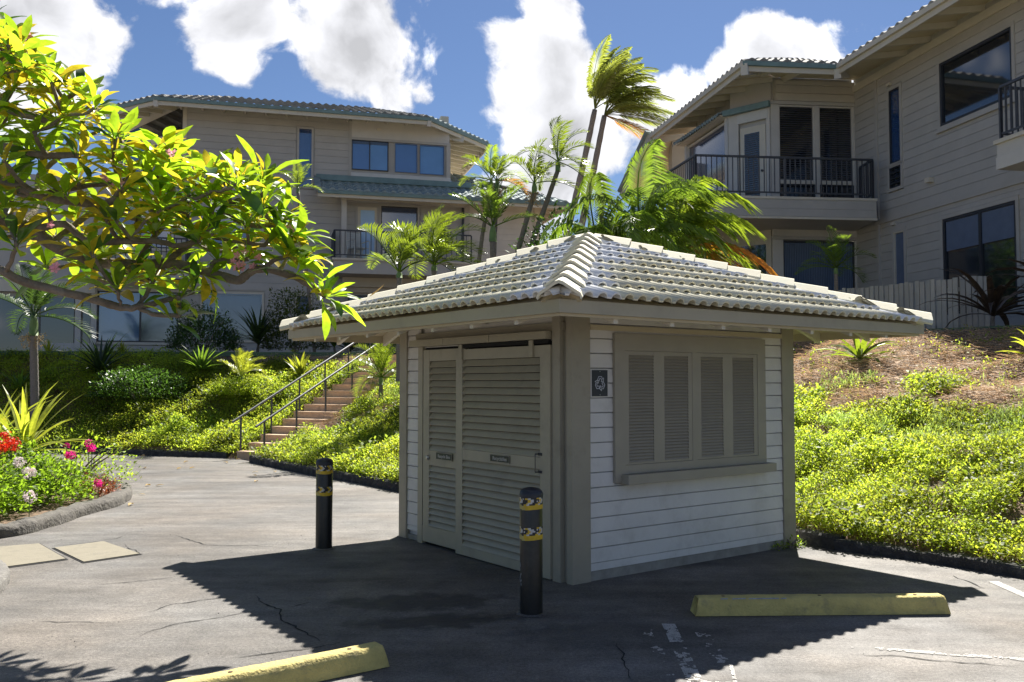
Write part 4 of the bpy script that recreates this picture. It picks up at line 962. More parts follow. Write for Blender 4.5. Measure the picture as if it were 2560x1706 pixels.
# ground floor windows and second floor ones behind the plumeria
window(A, FA, -7.56, -5.25, 2.9, 4.45, ('glass_sky_tint', 'glass_grey'), 'window_frame', .04, mull=(-6.35,), trim='trim_cream', tw=.08)
window(A, FA, -4.55, -2.78, 3.0, 4.45, 'glass_grey', 'glass_grey', .04, trim='trim_cream', tw=.07)
window(A, FA, -1.71, -1.29, 3.8, 4.47, 'shade_fabric', 'trim_cream', .03, trim='trim_cream', tw=.06)
window(A, FA, -7.3, -5.5, 5.8, 7.25, 'glass_deep', 'window_frame', .04, mull=(-6.4,), trim='trim_cream', tw=.08); window(A, FA, -4.3, -3.1, 6.0, 7.25, 'glass_deep', 'window_frame', .04, trim='trim_cream', tw=.07)
b2_ = MB().box(-7.8, -4.9, -1.2, 0, 4.75, 5.05).build('balcony', 'wall_taupe', A, FA); railing(b2_, [wp(FA, -7.75, 1.15), wp(FA, -4.95, 1.15), wp(FA, -4.95, .05)], 5.05, .9, .14)
# low porch at far left
for x in (-10.6, -9.3, -8.15, -7.72): wbox('porch_post', 'wall_light', A, FA, x, x+.16, 0, .14, 2.3, 4.5)
wbox('porch_beam', 'trim_cream', A, FA, -10.6, -7.6, 0, .2, 4.35, 4.7); wbox('porch_wall', 'wall_light', A, FA, -9.2, -7.7, .0, .08, 2.3, 2.85)
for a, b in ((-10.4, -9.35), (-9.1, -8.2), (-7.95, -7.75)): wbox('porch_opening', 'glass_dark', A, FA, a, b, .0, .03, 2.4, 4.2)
# right wing: the brighter light on it is put into paler siding
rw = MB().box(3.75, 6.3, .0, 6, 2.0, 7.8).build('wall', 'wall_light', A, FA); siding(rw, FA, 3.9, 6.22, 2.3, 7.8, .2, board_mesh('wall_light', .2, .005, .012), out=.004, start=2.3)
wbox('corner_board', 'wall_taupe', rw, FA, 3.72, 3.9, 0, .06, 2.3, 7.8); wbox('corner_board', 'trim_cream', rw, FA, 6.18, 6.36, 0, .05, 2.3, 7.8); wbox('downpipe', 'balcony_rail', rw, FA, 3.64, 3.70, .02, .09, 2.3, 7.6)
# ------------------------------------------------------------------ B: the near building on the right
Bb = thing('townhouse', 'taupe clapboard townhouse high on the right with a railed balcony and bay windows', 'building', (8.58, 22.3, 2.5))
FW = frame(8.58, 22.3, 0, R(-79)); FF = frame(8.58, 22.3, 0, R(6)); bmB = board_mesh('wall_taupe', .2, .005, .012); bmBl = board_mesh('wall_light', .2, .005, .012)
wB = MB().box(-.02, 9.5, .03, .5, 2.3, 9.3).build('wall', 'wall_taupe', Bb, FW)
hB = [(1.42, 1.98, 6.1, 8.6), (3.22, 5.5, 7.06, 8.6), (3.22, 5.5, 3.0, 5.24), (1.5, 2.05, 3.8, 5.22), (6.0, 9.6, 5.9, 8.3)]
siding(wB, FW, 1.05, 9.5, 2.5, 9.0, .2, bmB, hB, start=2.54); siding(wB, FW, .0, .95, 2.5, 9.0, .2, bmB, [], start=2.54)
wbox('corner_board', 'wall_taupe', wB, FW, .95, 1.05, 0, .05, 2.5, 9.0); wbox('belt_board', 'wall_taupe', wB, FW, 1.05, 6.4, .0, .05, 5.44, 5.55)
wbox('frieze_board', 'trim_cream', wB, FW, 0, 9.5, .0, .06, 8.93, 9.1)
window(Bb, FW, 1.5, 1.91, 6.77, 8.5, 'glass_deep', 'window_frame', .03, trim='wall_taupe', tw=.08); window(Bb, FW, 1.47, 1.91, 6.19, 6.68, 'glass_dark', 'window_frame', .03, bars=(6.3, 6.42, 6.55), trim='wall_taupe', tw=.07)
window(Bb, FW, 3.31, 5.42, 7.15, 8.52, 'glass_dark', 'window_frame', .06, trim='wall_taupe', tw=.08, sill=True)
window(Bb, FW, 3.31, 5.42, 3.1, 5.15, 'glass_dark', 'window_frame', .06, mull=(4.42,), trim='wall_taupe', tw=.08, blind=(4.45, 'shade_fabric'))
window(Bb, FW, 1.58, 1.98, 3.9, 5.15, 'shade_fabric', 'trim_cream', .03, trim='wall_taupe', tw=.07)
wbox('vent_cap', 'trim_cream', wB, FW, 2.9, 3.05, 0, .14, 6.02, 6.12); wbox('vent_cap', 'trim_cream', wB, FW, 1.5, 1.62, 0, .08, 8.62, 8.68); wbox('vent_cap', 'trim_cream', wB, FW, 1.55, 1.66, 0, .08, 5.32, 5.38)
# front bay
wF = MB().box(-2.17, .0, .06, .4, 2.3, 9.3).build('wall', 'wall_taupe', Bb, FF)
for a, b, z0, z1 in ((-2.17, -1.97, 5.9, 8.62), (-.03, .02, 5.9, 8.62), (-2.17, -1.9, 2.4, 5.3), (-.05, .0, 2.4, 5.3)): wbox('pilaster', 'wall_light', wF, FF, a, b, 0, .05, z0, z1)
fz = MB().box(-2.06, .0, -.05, .06, 8.66, 9.2).build('frieze_panel', 'wall_brown', Bb, FF); siding(fz, FF, -2.04, -.0, 8.68, 9.2, .2, board_mesh('wall_brown', .2, .008, .02), out=.055, start=8.68)
wbox('head_band', 'wall_taupe', Bb, FF, -2.2, .02, 0, .1, 8.58, 8.66)
for a, b in ((-1.97, -1.04), (-.93, -.03)):
    window(Bb, FF, a, b, 6.67, 8.58, 'glass_dark', 'wall_light', .035, slats=(6.7, .055)); window(Bb, FF, a, b, 5.93, 6.60, 'glass_dark', 'window_frame', .03)
wbox('mullion', 'wall_light', Bb, FF, -1.04, -.93, -.02, .05, 5.9, 8.6); wbox('transom', 'trim_cream', Bb, FF, -1.97, -.03, -.01, .045, 6.60, 6.67)
# chamfer facet with door
p0 = wp(FF, -2.17); c43, s43 = math.cos(R(-43.8)), math.sin(R(-43.8)); FD = frame(p0[0]-1.14*c43, p0[1]-1.14*s43, 0, R(-43.8))
wD = MB().box(0, 1.14, .04, .3, 5.5, 9.3).build('wall', 'wall_taupe', Bb, FD); wbox('pilaster', 'wall_light', wD, FD, 0, .28, -.02, .05, 5.5, 8.5); wbox('pilaster', 'wall_light', wD, FD, 1.05, 1.15, -.02, .05, 5.5, 8.5)
wbox('head_band', 'trim_white', wD, FD, .25, 1.1, 0, .06, 8.25, 8.5)
dB_ = wbox('door', 'trim_cream', Bb, FD, .33, 1.03, .0, .045, 5.95, 8.12); MB().box(.45, .86, -.052, -.046, 6.1, 7.95).build('pane', 'glass_dark', dB_, FD)
s = MB()
for k in range(34): z = 6.12+k*.054; s.add([(.46, -.056, z), (.85, -.056, z), (.85, -.066, z+.02), (.46, -.066, z+.02)], [(0, 1, 2, 3)])
tag(s.build('blind', 'blind_slat', dB_, FD), kind='stuff'); MB().lathe([(.03, 0), (.03, .04), (0, .05)], 10).build('knob', 'window_frame', dB_, FD @ Matrix.Translation((.94, -.05, 6.95)) @ Matrix.Rotation(math.pi/2, 4, 'X'))
# glass side facet
pg = wp(FD, 0); FG = frame(pg[0]-2.9*.191, pg[1]+2.9*.982, 0, R(-79)); wG = MB().box(0, 2.9, .3, .5, 5.5, 9.4).build('wall', 'wall_brown', Bb, FG)
window(Bb, FG, .15, 2.72, 5.95, 8.45, 'glass_grey', 'wall_light', .06); wbox('pilaster', 'trim_white', wG, FG, 2.72, 2.9, -.1, .06, 5.5, 8.5); wbox('pilaster', 'trim_white', wG, FG, 0, .15, -.1, .06, 5.5, 8.5)
# little tiled awning round the bay
aw = MB().box(-.05, 2.95, -.28, .3, 8.5, 8.53).build('awning', 'trim_cream', Bb, FG); clip_tiles('awning_tiles', aw, wp(FG, -.05, .38), wp(FG, 2.95, .3), .6, R(24), 8.52, (0, 0), 'skirt_tile', tw=.16)
wbox('awning_gutter', 'gutter_teal', aw, FD, -.1, 1.2, .1, .2, 8.5, 8.64)
# lower floor of the bay
fz2 = MB().box(-2.16, .0, -.05, .06, 5.28, 5.7).build('frieze_panel', 'wall_light', Bb, FF); siding(fz2, FF, -2.1, -.0, 5.3, 5.7, .2, bmBl, out=.055, start=5.3); wbox('corner_board', 'wall_light', Bb, FF, -2.18, -2.06, .055, .09, 5.3, 5.68)
wbox('head_band', 'wall_taupe', Bb, FF, -2.2, .02, 0, .08, 5.2, 5.28)
wl2 = window(Bb, FF, -1.9, -.05, 2.7, 5.18, 'glass_grey', 'window_frame', .04)
s = MB(); 
for k in range(40): x = -1.85+k*.044; s.add([(x, -.01, 2.75), (x+.022, -.03, 2.75), (x+.022, -.03, 5.13), (x, -.01, 5.13)], [(0, 1, 2, 3)])
s.build('curtain', 'curtain', wl2, FF)
# underside facet left of the lower bay (dark porch)
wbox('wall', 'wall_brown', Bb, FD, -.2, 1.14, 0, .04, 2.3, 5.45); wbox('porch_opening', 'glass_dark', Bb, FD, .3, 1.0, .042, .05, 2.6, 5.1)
# balcony
dk = MB(); P4 = [wp(FF, -4.6, 1.5), wp(FF, -.26, 1.5), wp(FF, .0, -.0), wp(FG, 0, -.2), (wp(FF, -4.6, 1.5)[0]-.191*4.6, wp(FF, -4.6, 1.5)[1]+.982*4.6)]
dk.prism(P4, 5.45, 5.93); balB = dk.build('balcony', 'wall_taupe', Bb, Matrix())
wbox('deck_edge', 'trim_cream', balB, FF, -4.63, -.23, 1.45, 1.53, 5.90, 5.955); wbox('deck_board', 'wall_taupe', balB, FF, -4.61, -.25, 1.49, 1.512, 5.68, 5.895); wbox('deck_board', 'wall_taupe', balB, FF, -4.61, -.25, 1.49, 1.52, 5.5, 5.672)
wbox('deck_edge', 'trim_cream', balB, FF, -4.62, -.24, 1.45, 1.535, 5.44, 5.49)
rp = [(P4[4][0]+.05, P4[4][1]), wp(FF, -4.55, 1.45), wp(FF, -.3, 1.45), wp(FF, -.22, .7)]
railing(balB, rp[:3], 5.95, .93, .125); railing(balB, rp[2:], 5.95, .93, .125)
# right balcony at the picture edge
b3 = MB().box(6.45, 10, -1.25, 0, 5.43, 5.93).build('balcony', 'wall_light', Bb, FW); wbox('deck_board', 'wall_light', b3, FW, 6.44, 10, 1.25, 1.27, 5.43, 5.64); wbox('deck_edge', 'trim_cream', b3, FW, 6.42, 10, 0, 1.3, 5.88, 5.95)
railing(b3, [wp(FW, 6.5, .05), wp(FW, 6.5, 1.2), wp(FW, 10, 1.2)], 5.95, .95, .12)
# roof
e1, e2_ = (5.4, 20.56), (7.65, 20.80); e0 = (e1[0]-.191*6.36, e1[1]+.982*6.36); e3 = wp(FW, 10.5, 1.2)
rB = MB().box(.3, 9, .3, 6, 9.32, 9.36).build('roof', 'soffit_cream', Bb, FW); PB = R(22)
eave(rB, e0, e1, 9.12, 3.2, PB, (0, .95), gutter='trim_cream', rafter=.62, soff_run=1.5); eave(rB, e1, e2_, 9.12, 3, PB, (.95, -.95), gutter='gutter_teal', rafter=.6, soff_run=1.45); eave(rB, e2_, e3, 9.12, 4, PB, (-.9, 0), gutter='trim_cream', rafter=.78, soff_run=1.3)
for c, dx, dy in ((e1, .5, .86), (e2_, .5, .86), (e0, .8, .3)): v = Vector((dx, dy, 0)).normalized(); MB().bar(Vector((*c, 8.93))-v*.04, Vector((*c, 8.93))+v*1.1+Vector((0, 0, .35)), .16, .26).build('beam_end', 'trim_white', rB, Matrix())
# gable end falling away at the far left of this roof
ge = Vector((*e0, 9.1)); gl = Vector((3.50, 28.2, 7.55)); m = MB(); m.bar(ge, gl, .14, .24).build('fascia', 'trim_cream', rB, Matrix()); MB().bar(ge+Vector((-.06, 0, .15)), gl+Vector((-.06, 0, .15)), .22, .09).build('verge_tiles', 'skirt_tile', rB, Matrix())
m = MB(); m.add([ge+Vector((.05, .05, 0)), gl+Vector((.05, .05, 0)), gl+Vector((2.2, .6, .4)), ge+Vector((2.2, .6, .5))], [(0, 1, 2, 3)]); m.build('soffit', 'soffit_cream', rB, Matrix())
m = MB(); m.box(0, 4.5, 0, .3, 2.3, 9.6).build('wall', 'wall_brown', Bb, frame(4.9, 27.2, 0, R(12)))
MB().box(-.18, .18, -.12, .12, -.22, .22).build('beam_end', 'trim_white', rB, Matrix.Translation((4.05, 26.6, 8.05)))
# ------------------------------------------------------------------ balcony chairs
def patio_chair(loc, th, label):
    t = thing('patio_chair', label, 'chair', loc, th, 'white patio chairs on the left building balcony'); M = WM[t.name]
    for x in (-.27, .27):
        MB().tube([(x, -.27, 0), (x, -.27, .62), (x, -.2, .66), (x, .22, .63)], .018, 6).build('arm', 'chair_white', t, M); MB().tube([(x, .3, 0), (x, .18, .4), (x*.95, .36, .98)], .018, 6).build('rear_leg', 'chair_white', t, M)
    MB().tube([(-.27, -.27, .2), (.27, -.27, .2)], .014, 6).build('stretcher', 'chair_white', t, M)
    for i in range(7): MB().box(-.26, .26, -.25+i*.07, -.2+i*.07, .405, .42).build('seat_strap', 'chair_white', t, M)
    for i in range(8): MB().box(-.26, .26, .205+i*.019, .215+i*.019, .45+i*.065, .5+i*.065).build('back_strap', 'chair_white', t, M)
v = FA @ Vector((.15, -.62, 5.52)); patio_chair(tuple(v), thA+R(25), 'white strap patio chair at the left end of the balcony')
v = FA @ Vector((1.2, -.6, 5.52)); patio_chair(tuple(v), thA+R(-40), 'white strap patio chair partly behind the small palms on the balcony')
def enlarge(t, k):
    # both buildings were drafted at 1:k, this sets their true size and distance
    M = Matrix.Translation((0, 0, EYE)) @ Matrix.Scale(k, 4) @ Matrix.Translation((0, 0, -EYE)) @ WM[t.name]; t.matrix_local = M
enlarge(A, 1.14); enlarge(Bb, 1.15)
for c_ in [o for o in bpy.data.objects if o.get('category') == 'chair']: enlarge(c_, 1.14)
# ------------------------------------------------------------------ terrace edges and fence
def strip(pts, w, z0, z1, matname, name, label):
    m = MB()
    for (a, za), (b, zb) in zip(zip(pts, z0), list(zip(pts, z0))[1:]): m.bar(Vector((*a, za+z1/2)), Vector((*b, zb+z1/2)), w, z1)
    return tag(m.build(name, matname), label, kind='structure')
strip(EDGE[:5], .10, [z+.0 for z in EDGE_Z[:5]], .12, 'edge_green', 'terrace_edging', 'green edging along the left terrace')
strip([(x+.05, y+.06) for x, y in EDGE[6:]], .10, [z-.02 for z in EDGE_Z[6:]], .07, 'curb_black', 'terrace_edging', 'black edging along the right terrace')
strip([(x+.2, y+.26) for x, y in EDGE[6:]], .3, [z+.02 for z in EDGE_Z[6:]], .07, 'edge_green', 'terrace_edging', 'green strip along the right terrace')
fence = thing('picket_fence', 'low taupe fence of upright boards in front of the right building', 'fence', (7.4, 20.6, 2.5)); rr = random.Random(8)
fa, fb_ = Vector((7.35, 20.7, 0)), Vector((9.0, 18.0, 0)); n = 26; thF = math.atan2(fb_.y-fa.y, fb_.x-fa.x)
for i in range(n):
    q = fa.lerp(fb_, i/n); hgt = 3.80-.02*(i/n)+rr.uniform(-.02, .02); o = i % 3 == 0
    inst('board', ubox('fence_paint'), fence, frame(q.x, q.y, 2.5, thF) @ Matrix.Translation((0, -.02*(i % 2), 0)) @ Matrix.Diagonal((.095+rr.uniform(-.012, .008), .025, hgt-2.5, 1)))
for z in (2.8, 3.55): MB().bar(fa+Vector((.03, .03, z)), fb_+Vector((.03, .03, z)), .04, .08).build('rail', 'fence_paint', fence, Matrix())
for i in range(5): q = fb_+Vector((.13*i, .02*i, 0)); inst('board', ubox('fence_paint'), fence, frame(q.x, q.y, 2.5, R(8)) @ Matrix.Diagonal((.1, .025, 1.32, 1)))
# ================================================================== VEGETATION
def cover_mesh(P, Z, n_leaf, rad, hgt, llen, matname, base_tint, seed=0, lean=(0, 0), wr=.46, el=(5, 70), dark=.24):
    """tens of thousands of small leaves: P (N,2) clump centres, Z heights"""
    g = np.random.default_rng(seed); N = len(P); K = N*n_leaf; c = np.repeat(np.column_stack([P, Z]), n_leaf, 0)
    a = g.random(K)*2*np.pi; r = rad*np.sqrt(g.random(K)); hz_ = g.random(K)**.7
    hg = np.repeat(hgt if np.ndim(hgt) else np.full(N, hgt), n_leaf)
    o = c+np.column_stack([r*np.cos(a), r*np.sin(a), hz_*hg*(1-.5*(r/rad)**2)])
    az = g.random(K)*2*np.pi; e = np.radians(g.uniform(el[0], el[1], K)); L_ = g.uniform(llen[0], llen[1], K)
    d = np.column_stack([np.cos(az)*np.cos(e)+lean[0], np.sin(az)*np.cos(e)+lean[1], np.sin(e)]); sd = np.column_stack([-np.sin(az), np.cos(az), g.uniform(-.5, .5, K)])
    w = (L_*wr/2)[:, None]; L_ = L_[:, None]
    V = np.stack([o, o+d*L_*.5+sd*w, o+d*L_-np.array([0, 0, .15])*L_, o+d*L_*.5-sd*w], 1).reshape(-1, 3); Fq = np.arange(K*4).reshape(-1, 4)
    pn = vnoise(P[:, 0], P[:, 1], 1.1)*.55+vnoise(P[:, 0]+33, P[:, 1]+12, .32)*.45; br = g.uniform(1-dark, 1+dark*.6, K)*(.45+.95*np.repeat(pn, n_leaf)); yl = .6*g.random(K)+.4*np.repeat(vnoise(P[:, 0]+3, P[:, 1]+51, .8), n_leaf)
    t = np.array(base_tint)[None]*br[:, None]; t[:, 0] *= 1+.45*(yl-.4)*(yl > .4); t[:, 2] *= 1+.4*(g.random(K))
    return npmesh('leaves', V, Fq, t, matname)
def scatter(xr, yr, dens, ok, seed):
    g = np.random.default_rng(seed); n = int((xr[1]-xr[0])*(yr[1]-yr[0])*dens); P = np.column_stack([g.uniform(*xr, n), g.uniform(*yr, n)]); return P[ok(P, g)]
def bank_t(P):
    dc = seg_dist(P, CURB_L+CURB_R); de = seg_dist(P, EDGE); return dc/(dc+de+1e-9), dc
on_stairs = lambda P, pad=0.: ((P-ST0)@SW > -.10-pad) & ((P-ST0)@SW < STW+.14*(((P-ST0)@SD) < 3.2)-.10*(((P-ST0)@SD) > 3.2)+pad) & ((P-ST0)@SD > -.5) & ((P-ST0)@SD < 6.8)
def in_kiosk(P): q = (P-np.array(KC[:2])); u = q@np.array([math.cos(KA), math.sin(KA)]); v = q@np.array([-math.sin(KA), math.cos(KA)]); return (u > -.1) & (u < 3.02) & (v > -.1) & (v < 3.02)
def dry(P):
    """bare dry patches: top of the right bank and right of the stairs"""
    t, dc = bank_t(P); n = vnoise(P[:, 0]+40, P[:, 1], .9); x, y = P[:, 0], P[:, 1]
    d1 = (x > 3.0) & (t+(n-.5)*.30 > .515+.14*np.clip((x-7.2)/2.0, 0, 1)+.0)
    q = P-ST0; a = q@SD; b = q@SW; d2 = (b > STW-.05) & (b < STW+1.6+.35*a*(a < 2)) & (a > .6) & (a < 3.3) & (n > .18)
    d3 = (x < -1) & (t > .86) & (x > -9)
    return d1 | d2 | d3
def ok_cover(P, g):
    t, dc = bank_t(P); hole = vnoise(P[:, 0]*1.0+11, P[:, 1]+5, .38)*.6+vnoise(P[:, 0]+3, P[:, 1]+50, 1.2)*.4
    gap = np.where(P[:, 0] > 2, .34, .12)
    return inside(P, BANK) & ~inside(P, PLATEAU) & ~on_stairs(P) & ~in_kiosk(P) & (dc > -.01) & (~dry(P) | (g.random(len(P)) < .03)) & ((hole > gap) | (dc < .5)) & (g.random(len(P)) < .95)
def cover(xr, yr, dens, nl, rad, hg, ll, seed, label, tint=(1, 1, 1), okf=ok_cover, matname='cover_leaf', name='ground_cover', **k):
    P = scatter(xr, yr, dens, okf, seed); h = hg*(.35+.8*vnoise(P[:, 0]+9, P[:, 1]+2, .7)+.7*vnoise(P[:, 0]+19, P[:, 1]+4, .28)); o = link(bpy.data.objects.new(name, cover_mesh(P, height(P)-.01, nl, rad, h, ll, matname, tint, seed, **k)))
    return tag(o, label, name.replace('_', ' '), kind='stuff')
cover((-.6, 9), (7, 12.5), 430, 19, .09, .18, (.028, .055), 11, 'dense small leaved ground cover on the lower part of the right bank')
cover((-3, 11), (12.5, 18.5), 230, 15, .13, .18, (.035, .065), 12, 'dense small leaved ground cover on the upper part of the right bank')
cover((-7.2, -1), (14, 26), 230, 15, .14, .2, (.04, .075), 13, 'bright ground cover on both sides of the stairs')
cover((-20, -6.0), (19.5, 26), 210, 15, .15, .22, (.045, .08), 14, 'low green ground cover across the left bank')
# mixed larger leaved creepers and darker weeds within the cover
def ok_mix(P, g): return ok_cover(P, g) & (vnoise(P[:, 0]+60, P[:, 1]+21, .75) > .60)
cover((-.5, 10), (7, 17), 70, 12, .12, .24, (.06, .11), 16, 'darker broad leaved creeper patches on the right bank', (.55, .62, .7), okf=ok_mix, matname='cover_leaf', name='creeper')
cover((-18, -1), (14, 26), 45, 12, .14, .26, (.07, .13), 17, 'darker broad leaved creeper patches on the left bank', (.6, .68, .7), okf=ok_mix, matname='cover_leaf', name='creeper')
# wispy asparagus-fern like tufts along the upper rim of the cover and by the stairs
def ok_tuft(P, g):
    t, dc = bank_t(P); n = vnoise(P[:, 0]+70, P[:, 1]+8, .8); a = (P[:, 0] > 3) & (t > .34) & (t < .58) & (n > .42)
    q = P-ST0; aa = q@SD; b = q@SW; a |= (b > STW) & (b < STW+1.5) & (aa > 2.2) & (aa < 5.5) & (n > .3)
    return inside(P, BANK) & ~on_stairs(P, .0) & ~in_kiosk(P) & a & ~((P[:, 0] < 3) & (dc < .5))
cover((-6, 11), (9, 25), 60, 34, .11, .2, (.06, .13), 15, 'soft feathery light green tufts on the bank', okf=ok_tuft, matname='tuft_leaf', name='feathery_plants', wr=.07, el=(20, 85))
# dry vines
def vines(xr, yr, dens, seed, label):
    P = scatter(xr, yr, dens, lambda P, g: inside(P, BANK) & ~inside(P, PLATEAU) & dry(P) & ~on_stairs(P), seed); g = np.random.default_rng(seed); K = len(P); z = height(P)+g.uniform(0, .05, K)
    az = g.random(K)*2*np.pi; L_ = g.uniform(.06, .3, K); d = np.column_stack([np.cos(az), np.sin(az), g.uniform(-.1, .35, K)]); sd = np.column_stack([-np.sin(az), np.cos(az), np.zeros(K)])
    o = np.column_stack([P, z]); w = g.uniform(.002, .005, K)[:, None]; k = g.uniform(-.35, .35, (K, 1)); mid = o+d*(L_*.5)[:, None]+sd*k*(L_*.5)[:, None]+np.array([0, 0, .3])*(L_*.15)[:, None]; end = o+d*L_[:, None]+sd*k*.2
    up = np.array([[0, 0, 1.]]); V = np.stack([o-sd*w, o+sd*w+up*w, mid+sd*w+up*w, mid-sd*w, end-sd*w*.4, end+sd*w*.4+up*w], 1).reshape(-1, 3); b = np.arange(K)[:, None]*6; Fq = np.concatenate([b+np.array([[0, 1, 2, 3]]), b+np.array([[3, 2, 5, 4]])])
    t = np.ones((len(Fq), 3))*g.uniform(.4, 1.5, (len(Fq), 1))*np.array([1, 1, 1.]); me = npmesh('vines', V, Fq, t, 'dry_vine_tinted'); tag(link(bpy.data.objects.new('dry_vines', me)), label, 'dry vines', kind='stuff')
leafmat('dry_vine_tinted', (.62, .47, .32), .2, .8, (.6, .42, .26), 0)
vines((2.5, 14), (10, 20), 900, 21, 'tangle of dry brown vines on top of the right bank'); vines((-7, -1), (17, 26), 700, 22, 'dry brown vines beside the stairs')
# lawn strip on the terrace at left
P = scatter((-16, -9.3), (24.4, 26.2), 260, lambda P, g: inside(P, PLATEAU), 31); tag(link(bpy.data.objects.new('lawn', cover_mesh(P, np.full(len(P), 2.42), 10, .1, .12, (.04, .09), 'tuft_leaf', (1, 1, .8), 31, wr=.15))), 'sunlit grass and low plants on the left terrace', 'lawn', kind='stuff')
# ---- strap-leaved plants
def strap_pts(L_, el, droop, n=6):
    p = [(0, 0)]; a = el
    for i in range(n): p.append((p[-1][0]+L_/n*math.cos(a), p[-1][1]+L_/n*math.sin(a))); a -= droop/n*(.4+1.2*i/n)
    return p
def strap_mb(m, M, L_, w, el, droop, tint=1., n=6, fold=.25, twist=0.):
    p = strap_pts(L_, el, droop, n); vs = []
    for i, (x, z) in enumerate(p):
        u = i/n; ww = w/2*(min(1, .35+u*3.2) if u < .25 else 1-((u-.25)/.75)**2.2*.97); dx, dz = (p[min(i+1, n)][0]-p[max(i-1, 0)][0]), (p[min(i+1, n)][1]-p[max(i-1, 0)][1]); l = math.hypot(dx, dz); nx, nz = -dz/l, dx/l; tw = twist*u
        vs += [M @ Vector((x+nx*fold*ww, ww*math.cos(tw), z+nz*fold*ww+ww*math.sin(tw))), M @ Vector((x, 0, z)), M @ Vector((x+nx*fold*ww, -ww*math.cos(tw), z+nz*fold*ww-ww*math.sin(tw)))]
    m.add(vs, [(3*i+k, 3*i+k+1, 3*i+k+4, 3*i+k+3) for i in range(n) for k in (0, 1)], tint)
def strap_plant(name, label, cat, loc, n, L_, w, matname, el=(20, 80), droop=1.2, seed=0, trunk=0., sep=False, group=None, wind=0., stem_m='green_stem', fold=.25):
    rr = random.Random(seed); t = thing(name, label, cat, loc, 0, group); M0 = WM[t.name]; acc = MB()
    if trunk: MB().tube([(0, 0, -.1), (rr.uniform(-.03, .03), 0, trunk*.5), (0, 0, trunk)], [.05, .045, .035], 7).build('stem', 'palm_bark', t, M0)
    else: MB().tube([(0, 0, -.08), (0, 0, .08)], [.045, .03], 6).build('stem', stem_m, t, M0)
    for i in range(n):
        az = i*2.39996+rr.uniform(-.2, .2); u = i/n; e = R(el[0]+(el[1]-el[0])*u)+rr.uniform(-.12, .12); l = L_*rr.uniform(.75, 1.1)*(1-.3*max(0, u-.7)); M = M0 @ Matrix.Translation((wind*.0, 0, trunk+rr.uniform(-.02, .03))) @ Matrix.Rotation(az, 4, 'Z')
        tt = rr.uniform(.75, 1.2)
        if sep: q = MB(); strap_mb(q, Matrix(), l, w*rr.uniform(.8, 1.1), e, droop*rr.uniform(.6, 1.3), tt, twist=rr.uniform(-.5, .5), fold=fold); q.build('leaf', matname, t, M)
        else: strap_mb(acc, M0.inverted() @ M, l, w*rr.uniform(.8, 1.1), e, droop*rr.uniform(.6, 1.3), tt, n=5, twist=rr.uniform(-.5, .5), fold=fold)
    if not sep: acc.build('leaves', matname, t, M0)
    return t
def gp(x, y, Y=None, Yr=(8, 27)):
    """point where the photo ray meets the bank"""
    d = px_dir(x, y); T = np.arange(*Yr, .05)/d.y; P = np.column_stack([d.x*T, d.y*T]); z = EYE+d.z*T; h = height(P, False)
    i = np.where(h >= z)[0]; i = i[0] if len(i) else len(T)-1
    return (P[i, 0], P[i, 1], float(height(P[i:i+1])[0]))
YP = 'strap leaved plants on the banks'
strap_plant('spider_lily', 'bright green spider lily with drooping lower leaves on the dry right bank', 'plant', gp(2150, 925, Yr=(10, 22)), 22, .85, .10, 'frond_lime', (-5, 75), 1.2, 3, sep=True, fold=.5)
strap_plant('spider_lily', 'yellow tipped spider lily cut off by the right edge of the picture', 'plant', gp(2590, 900, Yr=(9, 20)), 14, .6, .08, 'strap_yellow', (20, 80), .9, 4, sep=True, fold=.5)
strap_plant('ti_plant', 'bright yellow green broad leaved plant beside the upper stairs', 'plant', gp(752, 945, Yr=(18, 27)), 22, .75, .11, 'strap_yellow', (40, 85), .5, 5, group=YP)
strap_plant('dragon_plant', 'big dark green fan leaved plant below the large blue window', 'plant', gp(250, 945, Yr=(20, 27)), 60, 1.25, .075, 'strap_dark', (5, 80), .7, 6, .15, group=YP)
strap_plant('dragon_plant', 'dark green spiky plant at the middle of the left bank top', 'plant', gp(502, 945, Yr=(20, 27)), 46, .85, .06, 'strap_green', (10, 80), .6, 7, .1, group=YP)
strap_plant('dragon_plant', 'spiky green plant low on the left bank beside the single palm trunk', 'plant', gp(50, 975, Yr=(20, 27)), 26, .8, .07, 'strap_green', (15, 75), .9, 8, group=YP)
strap_plant('dragon_plant', 'small green plant on the left bank under the big dark fan plant', 'plant', gp(275, 955, Yr=(20, 27)), 16, .7, .08, 'strap_green', (5, 60), .9, 9, group=YP)
strap_plant('snake_plant', 'leftmost yellow spiky plant on the sunlit terrace', 'plant', (-12.9, 25.0, 2.42), 24, .5, .05, 'strap_yellow', (45, 88), .2, 10, group='yellow spiky plants on the terrace')
strap_plant('snake_plant', 'yellow spiky plant on the terrace just right of the palm trunk', 'plant', (-12.9+2.0, 25.1, 2.42), 24, .45, .05, 'strap_yellow', (45, 88), .2, 11, group='yellow spiky plants on the terrace')
strap_plant('bronze_plant', 'withered dark bronze shrublet standing in the left ground cover', 'plant', gp(143, 1005, Yr=(20, 27)), 22, .35, .04, 'strap_bronze', (10, 85), 1.2, 12)
strap_plant('dragon_plant', 'dark arching plant in front of the left building wall beside the bushes', 'plant', (-7.6, 26.9, 2.42), 44, 1.35, .09, 'strap_dark', (20, 85), .8, 13, .4, group='dark plants along the left building')
strap_plant('dragon_plant', 'low dark arching plant right of the bushes at the left building', 'plant', (-4.9, 27.2, 2.42), 40, 1.3, .07, 'strap_dark', (5, 70), .9, 14, .2, group='dark plants along the left building')
strap_plant('dragon_plant', 'green spiky plant rising in front of the small square window', 'plant', (-5.4, 27.3, 2.42), 26, 1.2, .08, 'strap_green', (50, 88), .3, 15, .3, group='dark plants along the left building')
